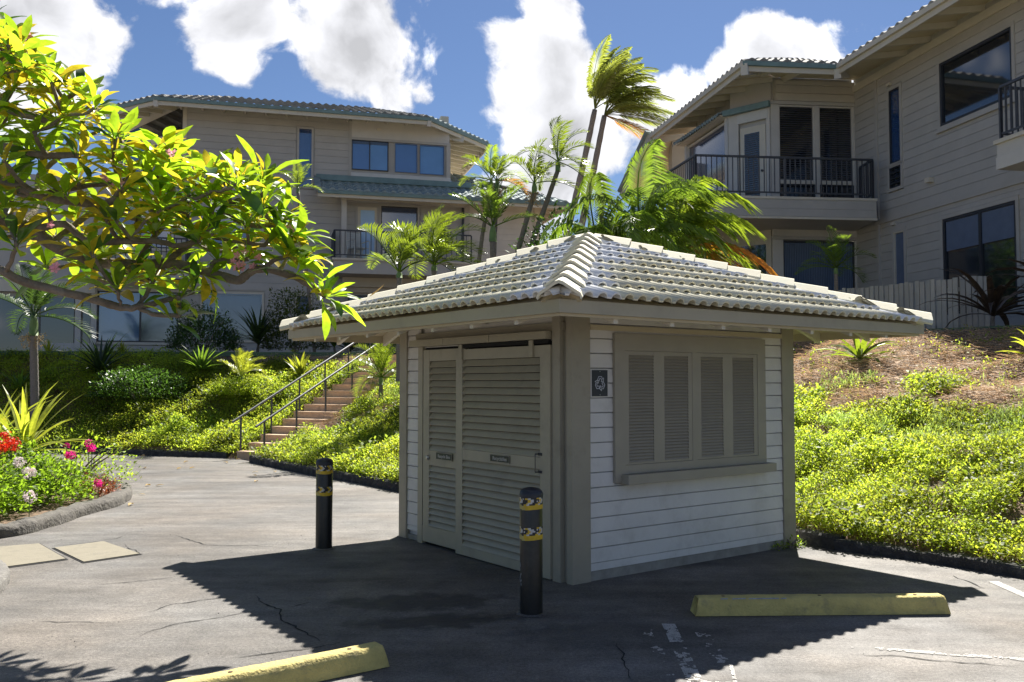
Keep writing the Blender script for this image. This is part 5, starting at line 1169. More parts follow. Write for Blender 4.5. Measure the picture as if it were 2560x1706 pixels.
strap_plant('crinum_lily', 'dark bronze lily with long arching leaves in front of the picket fence', 'plant', (8.9, 16.6, 2.55), 28, 1.45, .13, 'strap_bronze', (10, 70), 1.7, 16, .35, sep=True, group='dark lilies by the right building')
strap_plant('crinum_lily', 'dark bronze lily at the right edge under the ground floor window', 'plant', (9.35, 15.2, 2.58), 28, 1.6, .14, 'strap_bronze', (10, 70), 1.7, 17, .5, sep=True, group='dark lilies by the right building')
# ---- leafy shrubs
def shrub(name, label, cat, loc, rad, n, ll, matname, tint=(1, 1, 1), seed=0, group=None, wr=.45, stems=5, hollow=.5):
    g = np.random.default_rng(seed); t = thing(name, label, cat, loc, 0, group); M0 = WM[t.name]; rx, ry, rz = rad
    d = g.normal(size=(n, 3)); d[:, 2] = np.abs(d[:, 2])*.9+.02; d /= np.linalg.norm(d, axis=1)[:, None]; lump = .72+.45*vnoise(d[:, 0]*3+seed, d[:, 1]*3+d[:, 2]*4, .8)
    r = (hollow+(1-hollow)*g.random(n)**.5)*lump; o = d*np.array([rx, ry, rz*1.1])*r[:, None]; o[:, 2] += rz*.12
    az = np.arctan2(d[:, 1], d[:, 0])+g.uniform(-1.2, 1.2, n); e = g.uniform(-.5, 1.2, n); L_ = g.uniform(*ll, n)[:, None]; dd = np.column_stack([np.cos(az)*np.cos(e), np.sin(az)*np.cos(e), np.sin(e)]); sd = np.column_stack([-np.sin(az), np.cos(az), g.uniform(-.6, .6, n)])*wr/2
    V = np.stack([o, o+dd*L_*.5+sd*L_, o+dd*L_, o+dd*L_*.5-sd*L_], 1).reshape(-1, 3); tt = np.array(tint)[None]*g.uniform(.6, 1.35, (n, 1)); link(bpy.data.objects.new('foliage', npmesh('foliage', V, np.arange(n*4).reshape(-1, 4), tt, matname)), t, M0)
    m = MB(); rr = random.Random(seed)
    for i in range(stems): a = rr.uniform(0, 6.3); m.tube([(0, 0, -.05), (rx*.3*math.cos(a), ry*.3*math.sin(a), rz*.5), (rx*.65*math.cos(a), ry*.65*math.sin(a), rz*.85)], [.02, .014, .006], 5)
    m.build('branches', 'bark', t, M0); return t
SB = 'bushes along the left building'
shrub('bush', 'rounded dark green bush below the large blue window', 'bush', (-9.0, 26.2, 2.42), (1.2, .8, 1.25), 5200, (.06, .12), 'shrub_leaf', (.8, .9, .9), 41, SB)
shrub('bush', 'dark green bush with reddish tips in front of the left building wall', 'bush', (-6.5, 26.9, 2.42), (1.15, .7, 1.75), 5200, (.06, .13), 'shrub_leaf', (1.1, .85, .7), 42, SB)
shrub('bush', 'broad low dark green bush in the shade of the left bank', 'bush', gp(345, 1000, Yr=(20, 27)), (1.3, .9, .75), 5000, (.05, .1), 'shrub_leaf', (1, 1.1, .9), 43)
shrub('bush', 'light green bush on the left bank below the small fan palm', 'bush', gp(590, 1000, Yr=(19, 27)), (.7, .6, .5), 2600, (.05, .09), 'cover_leaf', (.9, .9, .9), 44)
TB = 'glossy leaved trees between the buildings'
shrub('bush', 'glossy leaved tree left of the shed roof peak, under the leaning palms', 'tree', (1.15, 24, 3.3), (1.25, 1.0, 2.5), 4200, (.09, .17), 'shrub_leaf', (1.1, 1.2, 1.2), 45, TB, .5, 9, .35)
shrub('bush', 'dark tree behind the big palm clump at the left building gap', 'tree', (3.2, 26, 3.2), (1.3, 1.0, 2.9), 5200, (.09, .17), 'shrub_leaf', (1.0, 1.0, 1.0), 47, TB, .5, 8, .3)
# ---- palms
def frond_mb(m, M, L_, az, el, droop, wind=(0, 0), nl=26, ll=.45, lw=.035, tint=1., pet=.18, vee=.6, tip=.35, sag=.35, stem=True):
    """pinnate frond: rachis arcs over, leaflets both sides"""
    n = 16; p = Vector((0, 0, 0)); d = Vector((math.cos(az)*math.cos(el), math.sin(az)*math.cos(el), math.sin(el))); P = [p.copy()]; D = [d.copy()]; W_ = Vector((*wind, 0))
    for i in range(n):
        u = i/n; d = (d+Vector((0, 0, -1))*droop/n*(.5+1.3*u)+W_/n*(.4+1.6*u)).normalized(); p = p+d*L_/n; P.append(p.copy()); D.append(d.copy())
    if stem: m.tube([M @ q for q in P[::2]], [max(.003, .02*(1-i/9)*min(1.3, L_/1.8)+.003) for i in range(len(P[::2]))], 4, False, (tint if not isinstance(tint, tuple) else tint))
    rr = random
    for side in (-1, 1):
        for k in range(nl):
            u = pet+(1-pet)*(k+.5)/nl; f = u*n; i = min(int(f), n-1); q = P[i].lerp(P[i+1], f-i); dd = D[i]
            sv = dd.cross(Vector((0, 0, 1))); 
            if sv.length < .1: sv = Vector((math.sin(az), -math.cos(az), 0))
            sv.normalize(); up = sv.cross(dd).normalized(); prof_ = (math.sin(math.pi*min(1, (u-pet)/(1-pet)*.86+.14))**.6)
            l = ll*max(.2, prof_)*rr.uniform(.85, 1.1); dv = (dd*(.55+.5*u)+sv*side*1.0*(1-.4*u)+up*vee*rr.uniform(.6, 1.1)).normalized(); g2 = Vector((0, 0, -1))*sag
            w = lw*rr.uniform(.8, 1.1); a = q; b = q+dv*l*.5+g2*l*.12+W_*l*.1; c = q+dv*l*.92+g2*l*.55+W_*l*.35; wv = dd*w
            tt = tuple(x*rr.uniform(.8, 1.2) for x in tint) if isinstance(tint, tuple) else tint*rr.uniform(.75, 1.2)
            m.add([M @ a, M @ (b+wv*.5), M @ c, M @ (b-wv*.5)], [(0, 1, 2, 3)], tt)
def palm(name, label, base, top, r0, r1, nf, L_, matname, ll=.45, lw=.035, el=(-25, 75), droop=1.3, wind=(0, 0), seed=0, group=None, nl=26, crown=.5, vee=.5, seeds=False, azs=None, bend=0, brown=0, cs=True, sag=.35, pet=.18):
    random.seed(seed); t = thing(name, label, 'palm tree', base, 0, group); b, tp = Vector(base), Vector(top)
    pts = []; 
    for i in range(9): u = i/8; pts.append(b.lerp(tp, u)+Vector((bend*math.sin(u*math.pi), 0, 0))+(Vector((0, 0, -.3)) if i == 0 else Vector()))
    m = MB(); P = []; Rr = []
    for i in range(33): u = i/32*8; k = min(int(u), 7); P.append(pts[k].lerp(pts[k+1], u-k)); Rr.append((r0*(1-i/32)+r1*i/32)*(1.06 if i % 2 else .97)*(1.25 if i == 0 else 1))
    m.tube(P, Rr, 10).build('trunk', 'palm_bark', t, Matrix(), True)
    if cs: MB().tube([tp-Vector((0, 0, .05)), tp+Vector((0, 0, crown*.45)), tp+Vector((0, 0, crown))], [r1*1.25, r1*1.15, r1*.5], 9).build('crownshaft', 'green_stem', t, Matrix(), True)
    for i in range(nf):
        u = (i+.5)/nf; az = (azs[i] if azs else i*2.39996+random.uniform(-.25, .25)); e = R(el[0]+(el[1]-el[0])*u**.8)+random.uniform(-.1, .1); q = MB(); mt_ = matname
        tn = random.uniform(.85, 1.15)
        if i < brown: mt_ = 'frond_brown'
        frond_mb(q, Matrix(), L_*random.uniform(.85, 1.1), az, e, droop*random.uniform(.75, 1.25), wind, nl, ll, lw, tn, vee=vee, sag=sag, pet=pet); q.build('frond', mt_, t, Matrix.Translation(tp+Vector((0, 0, crown*.8))))
    if seeds:
        s = MB()
        for i in range(60):
            a = random.uniform(0, 6.3); r = random.uniform(.04, .3); z = random.uniform(-.25, .1); s.tube([tp+Vector((0, 0, 0)), tp+Vector((r*math.cos(a), r*math.sin(a), z-.1))], [.006, .003], 3, False)
            for k in range(3): c = tp+Vector((r*math.cos(a), r*math.sin(a), z-.1))+Vector([random.uniform(-.04, .04) for _ in range(3)]); s.add([c+Vector((.016, 0, 0)), c+Vector((0, .016, 0)), c+Vector((-.016, 0, 0)), c+Vector((0, -.016, 0)), c+Vector((0, 0, .018)), c-Vector((0, 0, .018))], [(0, 1, 4), (1, 2, 4), (2, 3, 4), (3, 0, 4), (1, 0, 5), (2, 1, 5), (3, 2, 5), (0, 3, 5)])
        s.build('seed_cluster', 'seed', t, Matrix())
    return t
# two tall coconut palms in the wind
b1_, t1_ = at(1432, 560, 50), at(1487, 275, 50); b2c, t2c = at(1466, 500, 50), at(1511, 290, 50)
b1_.z = 3; b1_.x = t1_.x-3.7; b2c.z = 3; b2c.x = t2c.x-3.3
CG = 'tall coconut palms behind the shed'
palm('coconut_palm', 'left one of two tall windblown coconut palms against the clouds', tuple(b1_), tuple(t1_), .26, .15, 17, 3.9, 'frond_coconut', 1.0, .10, (40, 89), .7, (.55, .0), 51, CG, 52, .06, .25, bend=.25, sag=.8, cs=False, azs=[random.Random(5+i).uniform(-2.4, 2.0) for i in range(17)])
palm('coconut_palm', 'right one of two tall windblown coconut palms with a frond hanging low', tuple(b2c), tuple(t2c), .26, .15, 22, 3.9, 'frond_coconut', 1.0, .09, (-30, 85), .95, (1.25, .0), 52, CG, 46, .06, .25, brown=2, bend=.2, sag=.8, cs=False, azs=[random.Random(25+i).uniform(-1.1, 1.1) for i in range(24)])
# slender palms in front of the left building's right wing
AG = 'slender palms beside the left building'
def pp(name, label, bpx, tpx, Y, *a, **k):
    b = at(*bpx, Y); b.z = min(b.z, 3.0) if False else b.z; tpt = at(*tpx, Y); s = (tpt-b)/(tpt.z-b.z); base = tpt-s*(tpt.z-2.0); return palm(name, label, tuple(base), tuple(tpt), *a, **k)
pp('slender_palm', 'slender palm with a thin curved trunk, leftmost of the group by the left building', (1217, 655), (1228, 470), 24, .075, .05, 8, 1.1, 'frond_lime', .38, .04, (0, 80), 1.4, (.25, 0), seed=61, group=AG, crown=.25, seeds=True, bend=-.22)
pp('slender_palm', 'slender palm with orange tinged fronds right beside the leftmost one', (1235, 655), (1242, 475), 23.5, .07, .05, 7, 1.0, 'frond_lime', .38, .04, (5, 80), 1.5, (.35, 0), seed=62, group=AG, crown=.3, seeds=True, brown=1)
pp('slender_palm', 'lower full crowned palm standing below the two slender palms', (1233, 655), (1232, 600), 23, .10, .08, 9, 1.4, 'frond_green', .45, .05, (25, 80), .9, (0, 0), seed=63, group=AG, crown=.4)
pp('slender_palm', 'leaning palm just left of the tall coconut trunks, shorter of the pair', (1293, 635), (1336, 480), 25, .10, .065, 8, 1.2, 'frond_lime', .44, .045, (5, 82), 1.3, (.45, 0), seed=64, group=AG, crown=.3, seeds=True)
pp('slender_palm', 'leaning palm just left of the tall coconut trunks, taller of the pair', (1322, 632), (1395, 425), 25.5, .11, .065, 10, 1.4, 'frond_lime', .46, .05, (-25, 85), 1.4, (.6, 0), seed=65, group=AG, crown=.3)
# palms right behind the shed's left roof
SG_ = 'small bright palms behind the left slope of the shed roof'
pp('small_palm', 'small yellow green palm above the shed roof, left of the pair', (998, 715), (998, 690), 21, .07, .06, 8, 1.35, 'frond_lime', .6, .05, (35, 85), 1.5, (.55, 0), seed=71, group=SG_, crown=.1)
pp('small_palm', 'small yellow green palm above the shed roof, right of the pair', (1085, 700), (1085, 672), 21.5, .07, .06, 11, 1.55, 'frond_lime', .66, .05, (20, 85), 1.6, (.6, 0), seed=72, group=SG_, crown=.1)
# big clump behind the right slope
BG = 'stems of the big palm clump behind the shed'
for k, (x, Y, nf, L_, sd, lab) in enumerate([(1610, 15.2, 15, 1.7, 81, 'middle crown of the lush palm clump behind the shed roof'), (1700, 15.8, 16, 1.75, 82, 'right crown of the lush palm clump with orange lower fronds'), (1500, 15.5, 14, 1.6, 83, 'left crown of the lush palm clump behind the shed peak')]):
    tpt = at(x, 650+(-10, 12, 22)[k], Y); palm('areca_palm', lab, (tpt.x-.1, Y, 1.7), tuple(tpt), .07, .06, nf, L_, 'frond_lime' if k == 1 else 'frond_green', .62, .05, (5, 86), 2.3, (.6, -.15), seed=sd, group=BG, nl=44, crown=.3, brown=(3 if k == 1 else 0), sag=1.2, vee=.3, azs=([-.2, .1, -.5]+[i*2.4 for i in range(13)]) if k == 1 else None)
# dark fan of the palm by the right building, the one by the stairs, the one on the left bank
tpt = at(2090, 680, 19.5); palm('small_palm', 'small shaded palm in front of the ground floor window of the right building', (tpt.x, 19.5, 2.5), tuple(tpt), .045, .04, 13, .85, 'frond_green', .36, .03, (0, 85), 1.2, (0, 0), seed=84, nl=22, crown=.1)
q = gp(952, 1010, Yr=(14, 26)); palm('small_palm', 'bright young palm at the corner of the shed beside the stairs', q, (q[0], q[1], q[2]+.45), .05, .05, 16, 1.15, 'frond_lime', .4, .035, (0, 85), 1.4, (0, 0), seed=85, nl=26, crown=.15)
q = gp(604, 990, Yr=(19, 27)); palm('small_palm', 'young palm with yellow fronds on the left bank near the stairs', q, (q[0], q[1], q[2]+.45), .035, .035, 11, .75, 'strap_yellow', .34, .035, (10, 85), 1.0, (.5, 0), seed=86, nl=20, crown=.08)
tb = at(90, 985, 22.3); tt_ = at(84, 835, 22.3); palm('christmas_palm', 'palm with a smooth grey trunk and seed cluster on the left bank', (tb.x, 22.3, hz(tb.x, 22.3)), tuple(tt_), .105, .09, 11, 1.7, 'frond_dark', .55, .05, (0, 80), 1.1, (.3, 0), seed=87, nl=30, crown=.55, seeds=True)
palm('small_palm', 'wispy palm top reaching over the left building skirt roof corner', (-5.9, 27.0, 2.4), tuple(at(745, 480, 27)), .05, .045, 8, .8, 'frond_lime', .3, .03, (10, 85), 1.0, (.2, 0), seed=88, nl=18, crown=.15)

# weeds where the shed meets the bank
for i, (u, v) in enumerate([(2.62, -.07), (2.80, -.09), (2.93, -.06), (3.02, .05)]):
    q = K0 @ Vector((u, v, 0)); shrub('weed', ['small weed at the foot of the shutter wall', 'tiny weed at the foot of the shutter wall near its corner', 'weed at the outer corner post of the shed', 'weed just round the corner post of the shed'][i], 'weed', (q.x, q.y, 0), (.09, .07, .07+.03*(i % 2)), 60, (.02, .045), 'cover_leaf', (.7, .8, .7), 200+i, 'weeds at the foot of the shed', stems=2, hollow=.2)
# ================================================================== PLUMERIA
random.seed(99); rp_ = random.Random(99)
plum = thing('plumeria_tree', 'spreading plumeria tree with thick grey branches and golden green leaves reaching in from the left', 'tree', (-5.3, 7.3, .08))
PM = WM[plum.name]
def leaf_mesh(name, matname, L_, w, droop, fold, tint):
    m = MB(); n = 7; p = [(0, 0)]; a = .0; vs = []
    for i in range(n): p.append((p[-1][0]+L_/n*math.cos(a), p[-1][1]+L_/n*math.sin(a))); a -= droop/n*(.3+1.4*i/n)
    wd = [.06, .30, .62, .88, 1.0, .93, .62, .03]
    for i, (x, z) in enumerate(p):
        ww = w/2*wd[i]; vs += [(x, ww, z+fold*ww+.004*math.sin(i*2.1)), (x, 0, z), (x, -ww, z+fold*ww+.004*math.cos(i*1.7))]
    m.add(vs, [(3*i+k, 3*i+k+1, 3*i+k+4, 3*i+k+3) for i in range(n) for k in (0, 1)], tint)
    return m.mesh(name, matname, True), m
LV = [leaf_mesh('leaf', mt_, l, w, dr, fo, t) for mt_, l, w, dr, fo, t in [('plumeria_leaf', .32, .080, .7, .25, 1.), ('plumeria_leaf', .28, .086, .3, .3, 1.2), ('plumeria_leaf', .34, .080, 1.2, .2, .9), ('plumeria_leaf_gold', .30, .075, .9, .3, 1.), ('plumeria_leaf_gold', .24, .07, 1.3, .45, .9), ('plumeria_leaf_dark', .29, .085, .9, .2, 1.), ('plumeria_leaf', .22, .085, .2, .35, 1.25)]]
rest = {'plumeria_leaf': MB(), 'plumeria_leaf_gold': MB(), 'plumeria_leaf_dark': MB()}; leaf_jobs = []
def rosette(p, axis, n=11, s=1., gold=.25, dark=.1):
    axis = axis.normalized(); u = axis.orthogonal().normalized(); v = axis.cross(u); ph = rp_.uniform(0, 6)
    for i in range(n):
        a = ph+i*2.39996; k = i/n; tilt = R(25+62*(1-k))+rp_.uniform(-.2, .2); rd = u*math.cos(a)+v*math.sin(a); d = (axis*math.cos(tilt)+rd*math.sin(tilt)); d.z += rp_.uniform(-.1, .12); d.normalize()
        up = (Vector((0, 0, 1))*.7+axis*.5-d*d.dot(Vector((0, 0, 1)))); up = (up-d*up.dot(d)).normalized(); sd = up.cross(d).normalized(); tw = rp_.uniform(-.6, .6); up2 = up*math.cos(tw)+sd*math.sin(tw); sd2 = up2.cross(d)
        q = rp_.random(); w = rp_.random(); vi = rp_.choice((3, 4)) if q < gold+(.12 if k < .35 else 0) else (5 if q > 1-dark else rp_.choice((0, 1, 2, 6, 0)))
        sc_ = s*rp_.uniform(.7, 1.18)*(1 if k < .85 else .75); o = p+axis*rp_.uniform(-.07, .02)+d*.02
        M = Matrix(((d.x, sd2.x, up2.x, o.x), (d.y, sd2.y, up2.y, o.y), (d.z, sd2.z, up2.z, o.z), (0, 0, 0, 1))) @ Matrix.Diagonal((sc_, sc_, sc_, 1)); leaf_jobs.append((vi, M))
br = MB(); tips = []; nodes = []
def limb(pts, r0, r1, tipn=1, sm=4):
    if r0 < .1: r0 *= .8
    P = [Vector(p) for p in pts]; Q = []
    for i in range(len(P)-1):
        a, b, c, d = P[max(i-1, 0)], P[i], P[i+1], P[min(i+2, len(P)-1)]
        for k in range(sm): t = k/sm; Q.append(.5*((2*b)+(c-a)*t+(2*a-5*b+4*c-d)*t*t+(3*b-a-3*c+d)*t**3)+Vector([rp_.uniform(-.006, .006) for _ in range(3)]))
    Q.append(P[-1]); n = len(Q); rr_ = [(r0+(r1-r0)*i/(n-1))*rp_.uniform(.92, 1.08) for i in range(n)]
    br.tube(Q, rr_, 7)
    for i, q in enumerate(Q): nodes.append((q, rr_[i], (Q[min(i+1, n-1)]-Q[max(i-1, 0)]).normalized()))
    if tipn: tips.append((Q[-1], (Q[-1]-Q[-2]).normalized()))
    return Q
def L3(*p): return [at(x, y, Y) for x, y, Y in p]
trunk = [Vector((-5.35, 7.3, 0)), Vector((-5.25, 7.3, .6)), Vector((-5.1, 7.35, 1.2)), Vector((-4.9, 7.3, 1.75))]
limb(trunk, .15, .11, 0)
T = trunk[-1]
limb([T, *L3((-60, 585, 7.3), (50, 560, 7.3), (130, 610, 7.35), (230, 655, 7.4), (340, 662, 7.4), (430, 690-30, 7.4), (523, 683, 7.3), (590, 700, 7.25), (615, 690, 7.25), (650, 672, 7.2), (735, 692, 7.2), (778, 716, 7.2), (812, 742, 7.2))], .075, .024)
limb([T, Vector((-4.75, 7.2, 2.5)), *L3((-40, 268, 7.1), (30, 275, 7.0), (100, 298, 7.0), (145, 305, 7.0))], .07, .026)
limb([T, *L3((-40, 420, 7.0), (0, 365, 6.9), (90, 385, 6.9), (200, 390, 6.9))], .055, .024)
limb([*L3((-40, 450, 7.2), (0, 448, 7.1), (96, 486, 7.0), (180, 505, 7.0), (268, 509, 7.0), (300, 480, 7.0), (330, 447, 7.0))], .06, .022)
limb(L3((96, 486, 7.0), (153, 474, 7.1), (240, 462, 7.1), (314, 451, 7.1), (360, 440, 7.2)), .03, .02)
limb(L3((100, 572, 7.3), (160, 560, 7.2), (210, 598, 7.2), (300, 604, 7.2), (383, 603, 7.2), (450, 615, 7.2), (500, 600, 7.2)), .04, .022)
limb([T, *L3((-40, 690, 6.8), (57, 705, 6.8), (172, 733, 6.9), (302, 768, 7.0), (344, 768, 7.0), (421, 749, 7.1), (486, 730, 7.2))], .05, .02)
limb(L3((344, 768, 7.0), (380, 785, 7.0), (448, 791, 7.0)), .022, .018)
limb(L3((302, 768, 7.0), (270, 765, 7.0), (235, 748, 6.95), (180, 742, 6.9)), .02, .016, 0)
limb(L3((344, 768, 7.0), (370, 730, 7.1), (385, 700, 7.15)), .02, .018)
limb(L3((523, 683, 7.3), (538, 655, 7.3), (580, 652, 7.3), (620, 648, 7.25)), .03, .018)
limb(L3((400, 672, 7.4), (440, 635, 7.4), (454, 625, 7.4), (500, 590, 7.4), (533, 562, 7.4), (560, 525, 7.35), (574, 508, 7.3), (540, 492, 7.3), (502, 461, 7.3)), .036, .022)
limb(L3((574, 508, 7.3), (605, 500, 7.3), (645, 492, 7.25), (665, 480, 7.25)), .026, .02)
limb(L3((574, 508, 7.3), (573, 470, 7.3), (568, 440, 7.3)), .02, .018)
limb(L3((564, 538, 7.35), (610, 558, 7.3), (650, 566, 7.3), (695, 561, 7.2)), .026, .02)
limb(L3((457, 558, 7.3), (520, 590, 7.3), (610, 606, 7.25), (660, 612, 7.2), (684, 590, 7.2), (712, 575, 7.2)), .024, .018)
limb(L3((645, 675, 7.2), (684, 652, 7.15), (720, 640, 7.1)), .022, .018)
limb(L3((130, 610, 7.35), (190, 560, 7.5), (260, 520, 7.6), (330, 545, 7.6), (400, 555, 7.6)), .035, .02)
limb(L3((340, 662, 7.4), (380, 600, 7.5), (410, 560, 7.6), (420, 500, 7.6), (440, 450, 7.6)), .03, .02)
limb(L3((50, 560, 7.3), (90, 520, 7.5), (100, 440, 7.7), (160, 380, 7.8), (210, 300, 7.8)), .04, .02)
limb(L3((-40, 268, 7.1), (-10, 180, 7.2), (20, 120, 7.2)), .04, .022)
limb(L3((-10, 180, 7.2), (40, 190, 7.1), (80, 170, 7.0)), .025, .02)
limb(L3((100, 298, 7.0), (140, 270, 7.1), (190, 230, 7.1)), .024, .02)
# twigs fill the canopy, each grown from the nearest limb point
CANOPY = [(-60, 10), (40, 110), (110, 140), (150, 210), (230, 240), (300, 330), (430, 385), (520, 420), (660, 450), (700, 560), (740, 650), (640, 640), (520, 660), (440, 770), (330, 740), (200, 700), (60, 650), (-60, 660)]
def in_poly(x, y, poly): return bool(inside(np.array([[x, y]], float), poly)[0])
def edge_up(x): 
    ys = [y0+(y1-y0)*(x-x0)/(x1-x0) for (x0, y0), (x1, y1) in zip(CANOPY[:9], CANOPY[1:10]) if min(x0, x1) <= x <= max(x0, x1) and x1 != x0]; return min(ys) if ys else 400
placed = [p for p, _ in tips]; tries = 0; cnt = 0
while cnt < 104 and tries < 6000:
    tries += 1; x, y = rp_.uniform(-50, 740), rp_.uniform(10, 770)
    if not in_poly(x, y, CANOPY): continue
    dep = (y-edge_up(x))/300
    if rp_.random() > (1.0 if dep < .35 else .40 if dep < .8 else .25): continue
    p = at(x, y, rp_.uniform(6.7, 7.9)-.3*(x < 100))
    if min((p-q).length for q in placed) < .19: continue
    cand = sorted(nodes, key=lambda nd: (nd[0]-p).length+(.25 if nd[0].z > p.z else 0))[0]
    if (cand[0]-p).length > 1.3: continue
    a = cand[0]; mid = a.lerp(p, .55)-Vector((0, 0, .10*(p-a).length)); limb([a, mid, p], min(.024, cand[1]*.8), .015, 1, 3); placed.append(p); cnt += 1
for p, d in tips:
    ax = (d*.55+Vector((0, rp_.uniform(-.3, .1), .75))).normalized(); low = p.z < 2.7
    rosette(p, ax, rp_.randint(9, 13), rp_.uniform(.85, 1.08), rp_.choice((.10, .25, .5)) if not low else .18, .10 if not low else .22)
p = at(812, 742, 7.2); rosette(p+Vector((.02, 0, -.01)), Vector((.8, 0, -.1)), 9, 1.15, .1, .2)
p = at(790, 720, 7.2); rosette(p, Vector((.2, -.1, .9)), 6, 1.1, .3, .1)
for x, y, Y, ax in [(660, 440, 7.25, (.5, -.1, .8)), (700, 545, 7.2, (.9, -.1, .25)), (430, 400, 7.3, (.2, 0, 1)), (120, 210, 7.0, (.4, 0, .9)), (600, 450, 7.3, (.1, -.1, 1)), (40, 110, 7.0, (.6, 0, .6)), (520, 690, 7.25, (.6, 0, -.2)), (765, 640, 7.15, (.5, -.1, .7)), (745, 590, 7.2, (.8, 0, .4)), (690, 615, 7.2, (.3, -.2, .7)), (640, 545, 7.25, (.2, 0, .9)), (745, 670, 7.1, (.3, -.1, .8))]: rosette(at(x, y, Y), Vector(ax), 10, 1.12, .25, .05)
# parts: the 300 leaves that show largest singly, the rest joined by kind
camp = Vector((0, 0, EYE)); vis = []
for vi, M in leaf_jobs:
    c = M.translation; fx = c.x/c.y; inside_ = abs(fx) < .60 and c.y > 0; vis.append(((M.to_scale().x*.3/(c-camp).length)*(1 if inside_ else .1), vi, M))
vis.sort(key=lambda t: -t[0])
for k, (s, vi, M) in enumerate(vis):
    if k < 298: inst('leaf', LV[vi][0], plum, M)
    else:
        me, mb = LV[vi]; r_ = rest[me.materials[0].name.split('.')[0]]; r_.add([M @ Vector(v) for v in mb.v], [tuple(f) for f in mb.f], rp_.uniform(.75, 1.25))
br.build('branches', 'bark', plum, Matrix(), True)
for k, m in rest.items():
    if m.f: tag(m.build('outer_leaves', k, plum, Matrix(), True), kind='stuff')
# flowers
def petals(m, c, ax, s, tint=1., n=5):
    ax = ax.normalized(); u = ax.orthogonal().normalized(); v = ax.cross(u)
    for i in range(n):
        a = i*2*math.pi/n; r = u*math.cos(a)+v*math.sin(a); t = ax.cross(r); m.add([c, c+r*s*.55+t*s*.32+ax*s*.3, c+r*s+ax*s*.4, c+r*s*.55-t*s*.32+ax*s*.3], [(0, 1, 2, 3)], tint)
for x, y, Y, n in [(621, 650, 7.15, 12), (147, 668, 6.6, 3), (740, 632, 7.1, 5), (716, 588, 7.1, 5), (75, 97, 6.9, 2), (262, 452, 6.9, 3), (300, 470, 6.9, 4), (430, 385, 7.1, 3), (555, 490, 7.2, 3), (15, 435, 6.8, 3), (125, 560, 6.9, 2)]:
    c = at(x, y, Y); mt_ = 'petal_white' if (x, n) == (740, 5) else 'petal_pink'
    for i in range(n): m = MB(); petals(m, c+Vector([rp_.uniform(-.045, .045)*min(2.2, n/4) for _ in range(3)]), Vector((rp_.uniform(-.7, .7), -1, rp_.uniform(-.3, .9))), rp_.uniform(.03, .042), rp_.uniform(.85, 1.15)); m.build('flower', mt_, plum, Matrix())
# ================================================================== FLOWER BED
BG_ = 'plants of the flower bed on the left'
def bed_ok(x, y): return in_poly(x, y, [(-14, 8.9)]+BED+[(-14, 20.5)])
def leafy(name, label, cat, loc, rad, n, ll, matname, tint, seed, **k): return shrub(name, label, cat, loc, rad, n, ll, matname, tint, seed, BG_, **k)
leafy('leafy_shrub', 'light green leafy shrub at the tip of the flower bed by the curb', 'shrub', (-6.15, 11.9, .08), (.62, .8, .5), 3800, (.045, .085), 'cover_leaf', (.52, .66, .55), 101, hollow=.3)
leafy('leafy_shrub', 'leafy green shrub behind the curb in the middle of the flower bed', 'shrub', (-6.35, 10.7, .08), (.7, .75, .6), 4200, (.05, .09), 'cover_leaf', (.52, .66, .55), 102, hollow=.3)
leafy('leafy_shrub', 'dense green shrub under the white flower heads', 'shrub', (-6.7, 11.9, .08), (.8, .8, .85), 4600, (.05, .09), 'cover_leaf', (.52, .66, .55), 103, hollow=.3)
leafy('leafy_shrub', 'darker leaved shrub at the left edge of the flower bed', 'shrub', (-6.55, 9.95, .08), (.55, .5, .55), 2600, (.06, .11), 'plumeria_leaf_dark', (1.3, 1.2, 1), 104, hollow=.3)
leafy('ixora_bush', 'green bush carrying the red flower heads at the left edge', 'bush', (-8.0, 12.8, .08), (.8, .8, 1.3), 3600, (.06, .1), 'cover_leaf', (.7, .85, .7), 105, hollow=.4)
leafy('bougainvillea', 'thin stemmed shrub with magenta flowers in the flower bed', 'shrub', (-6.6, 13.6, .08), (1.05, .9, .7), 1500, (.05, .08), 'cover_leaf', (.7, .8, .6), 106, hollow=.2)
leafy('leafy_shrub', 'reddish low shrub at the point of the curb', 'shrub', (-5.85, 12.75, .08), (.33, .4, .26), 700, (.04, .07), 'strap_bronze', (6, 2.2, 1.2), 107, hollow=.2)
strap_plant('croton', 'yellow and green croton low at the left of the flower bed', 'shrub', (-6.05, 9.9, .1), 34, .34, .06, 'strap_yellow', (5, 85), .8, 108, .25, sep=False, group=BG_)
strap_plant('bromeliad', 'big yellow green strap leaved plant in the middle of the flower bed', 'plant', (-6.75, 12.5, .45), 30, 1.15, .085, 'strap_yellow', (8, 86), .75, 109, .25, sep=True, group=BG_)
strap_plant('bromeliad', 'yellow green strap leaved plant behind the red flowers', 'plant', (-7.4, 12.9, .6), 18, .95, .08, 'strap_yellow', (25, 86), .6, 110, .25, sep=True, group=BG_)
def head(label, loc, r, n, matname, cat='flowers', s=.03):
    t = thing('flower_head', label, cat, loc, 0, 'flower heads in the flower bed'); m = MB()
    for i in range(n):
        d = Vector([rp_.gauss(0, 1) for _ in range(3)]).normalized(); petals(m, Vector(loc)+d*r*rp_.uniform(.5, 1), d, s*rp_.uniform(.8, 1.2), rp_.uniform(.7, 1.2), 4)
    tag(m.build('petals', matname, t, Matrix()), kind='stuff'); MB().tube([Vector(loc)-Vector((0, 0, .3)), Vector(loc)], .006, 4).build('stalk', 'green_stem', t, Matrix())
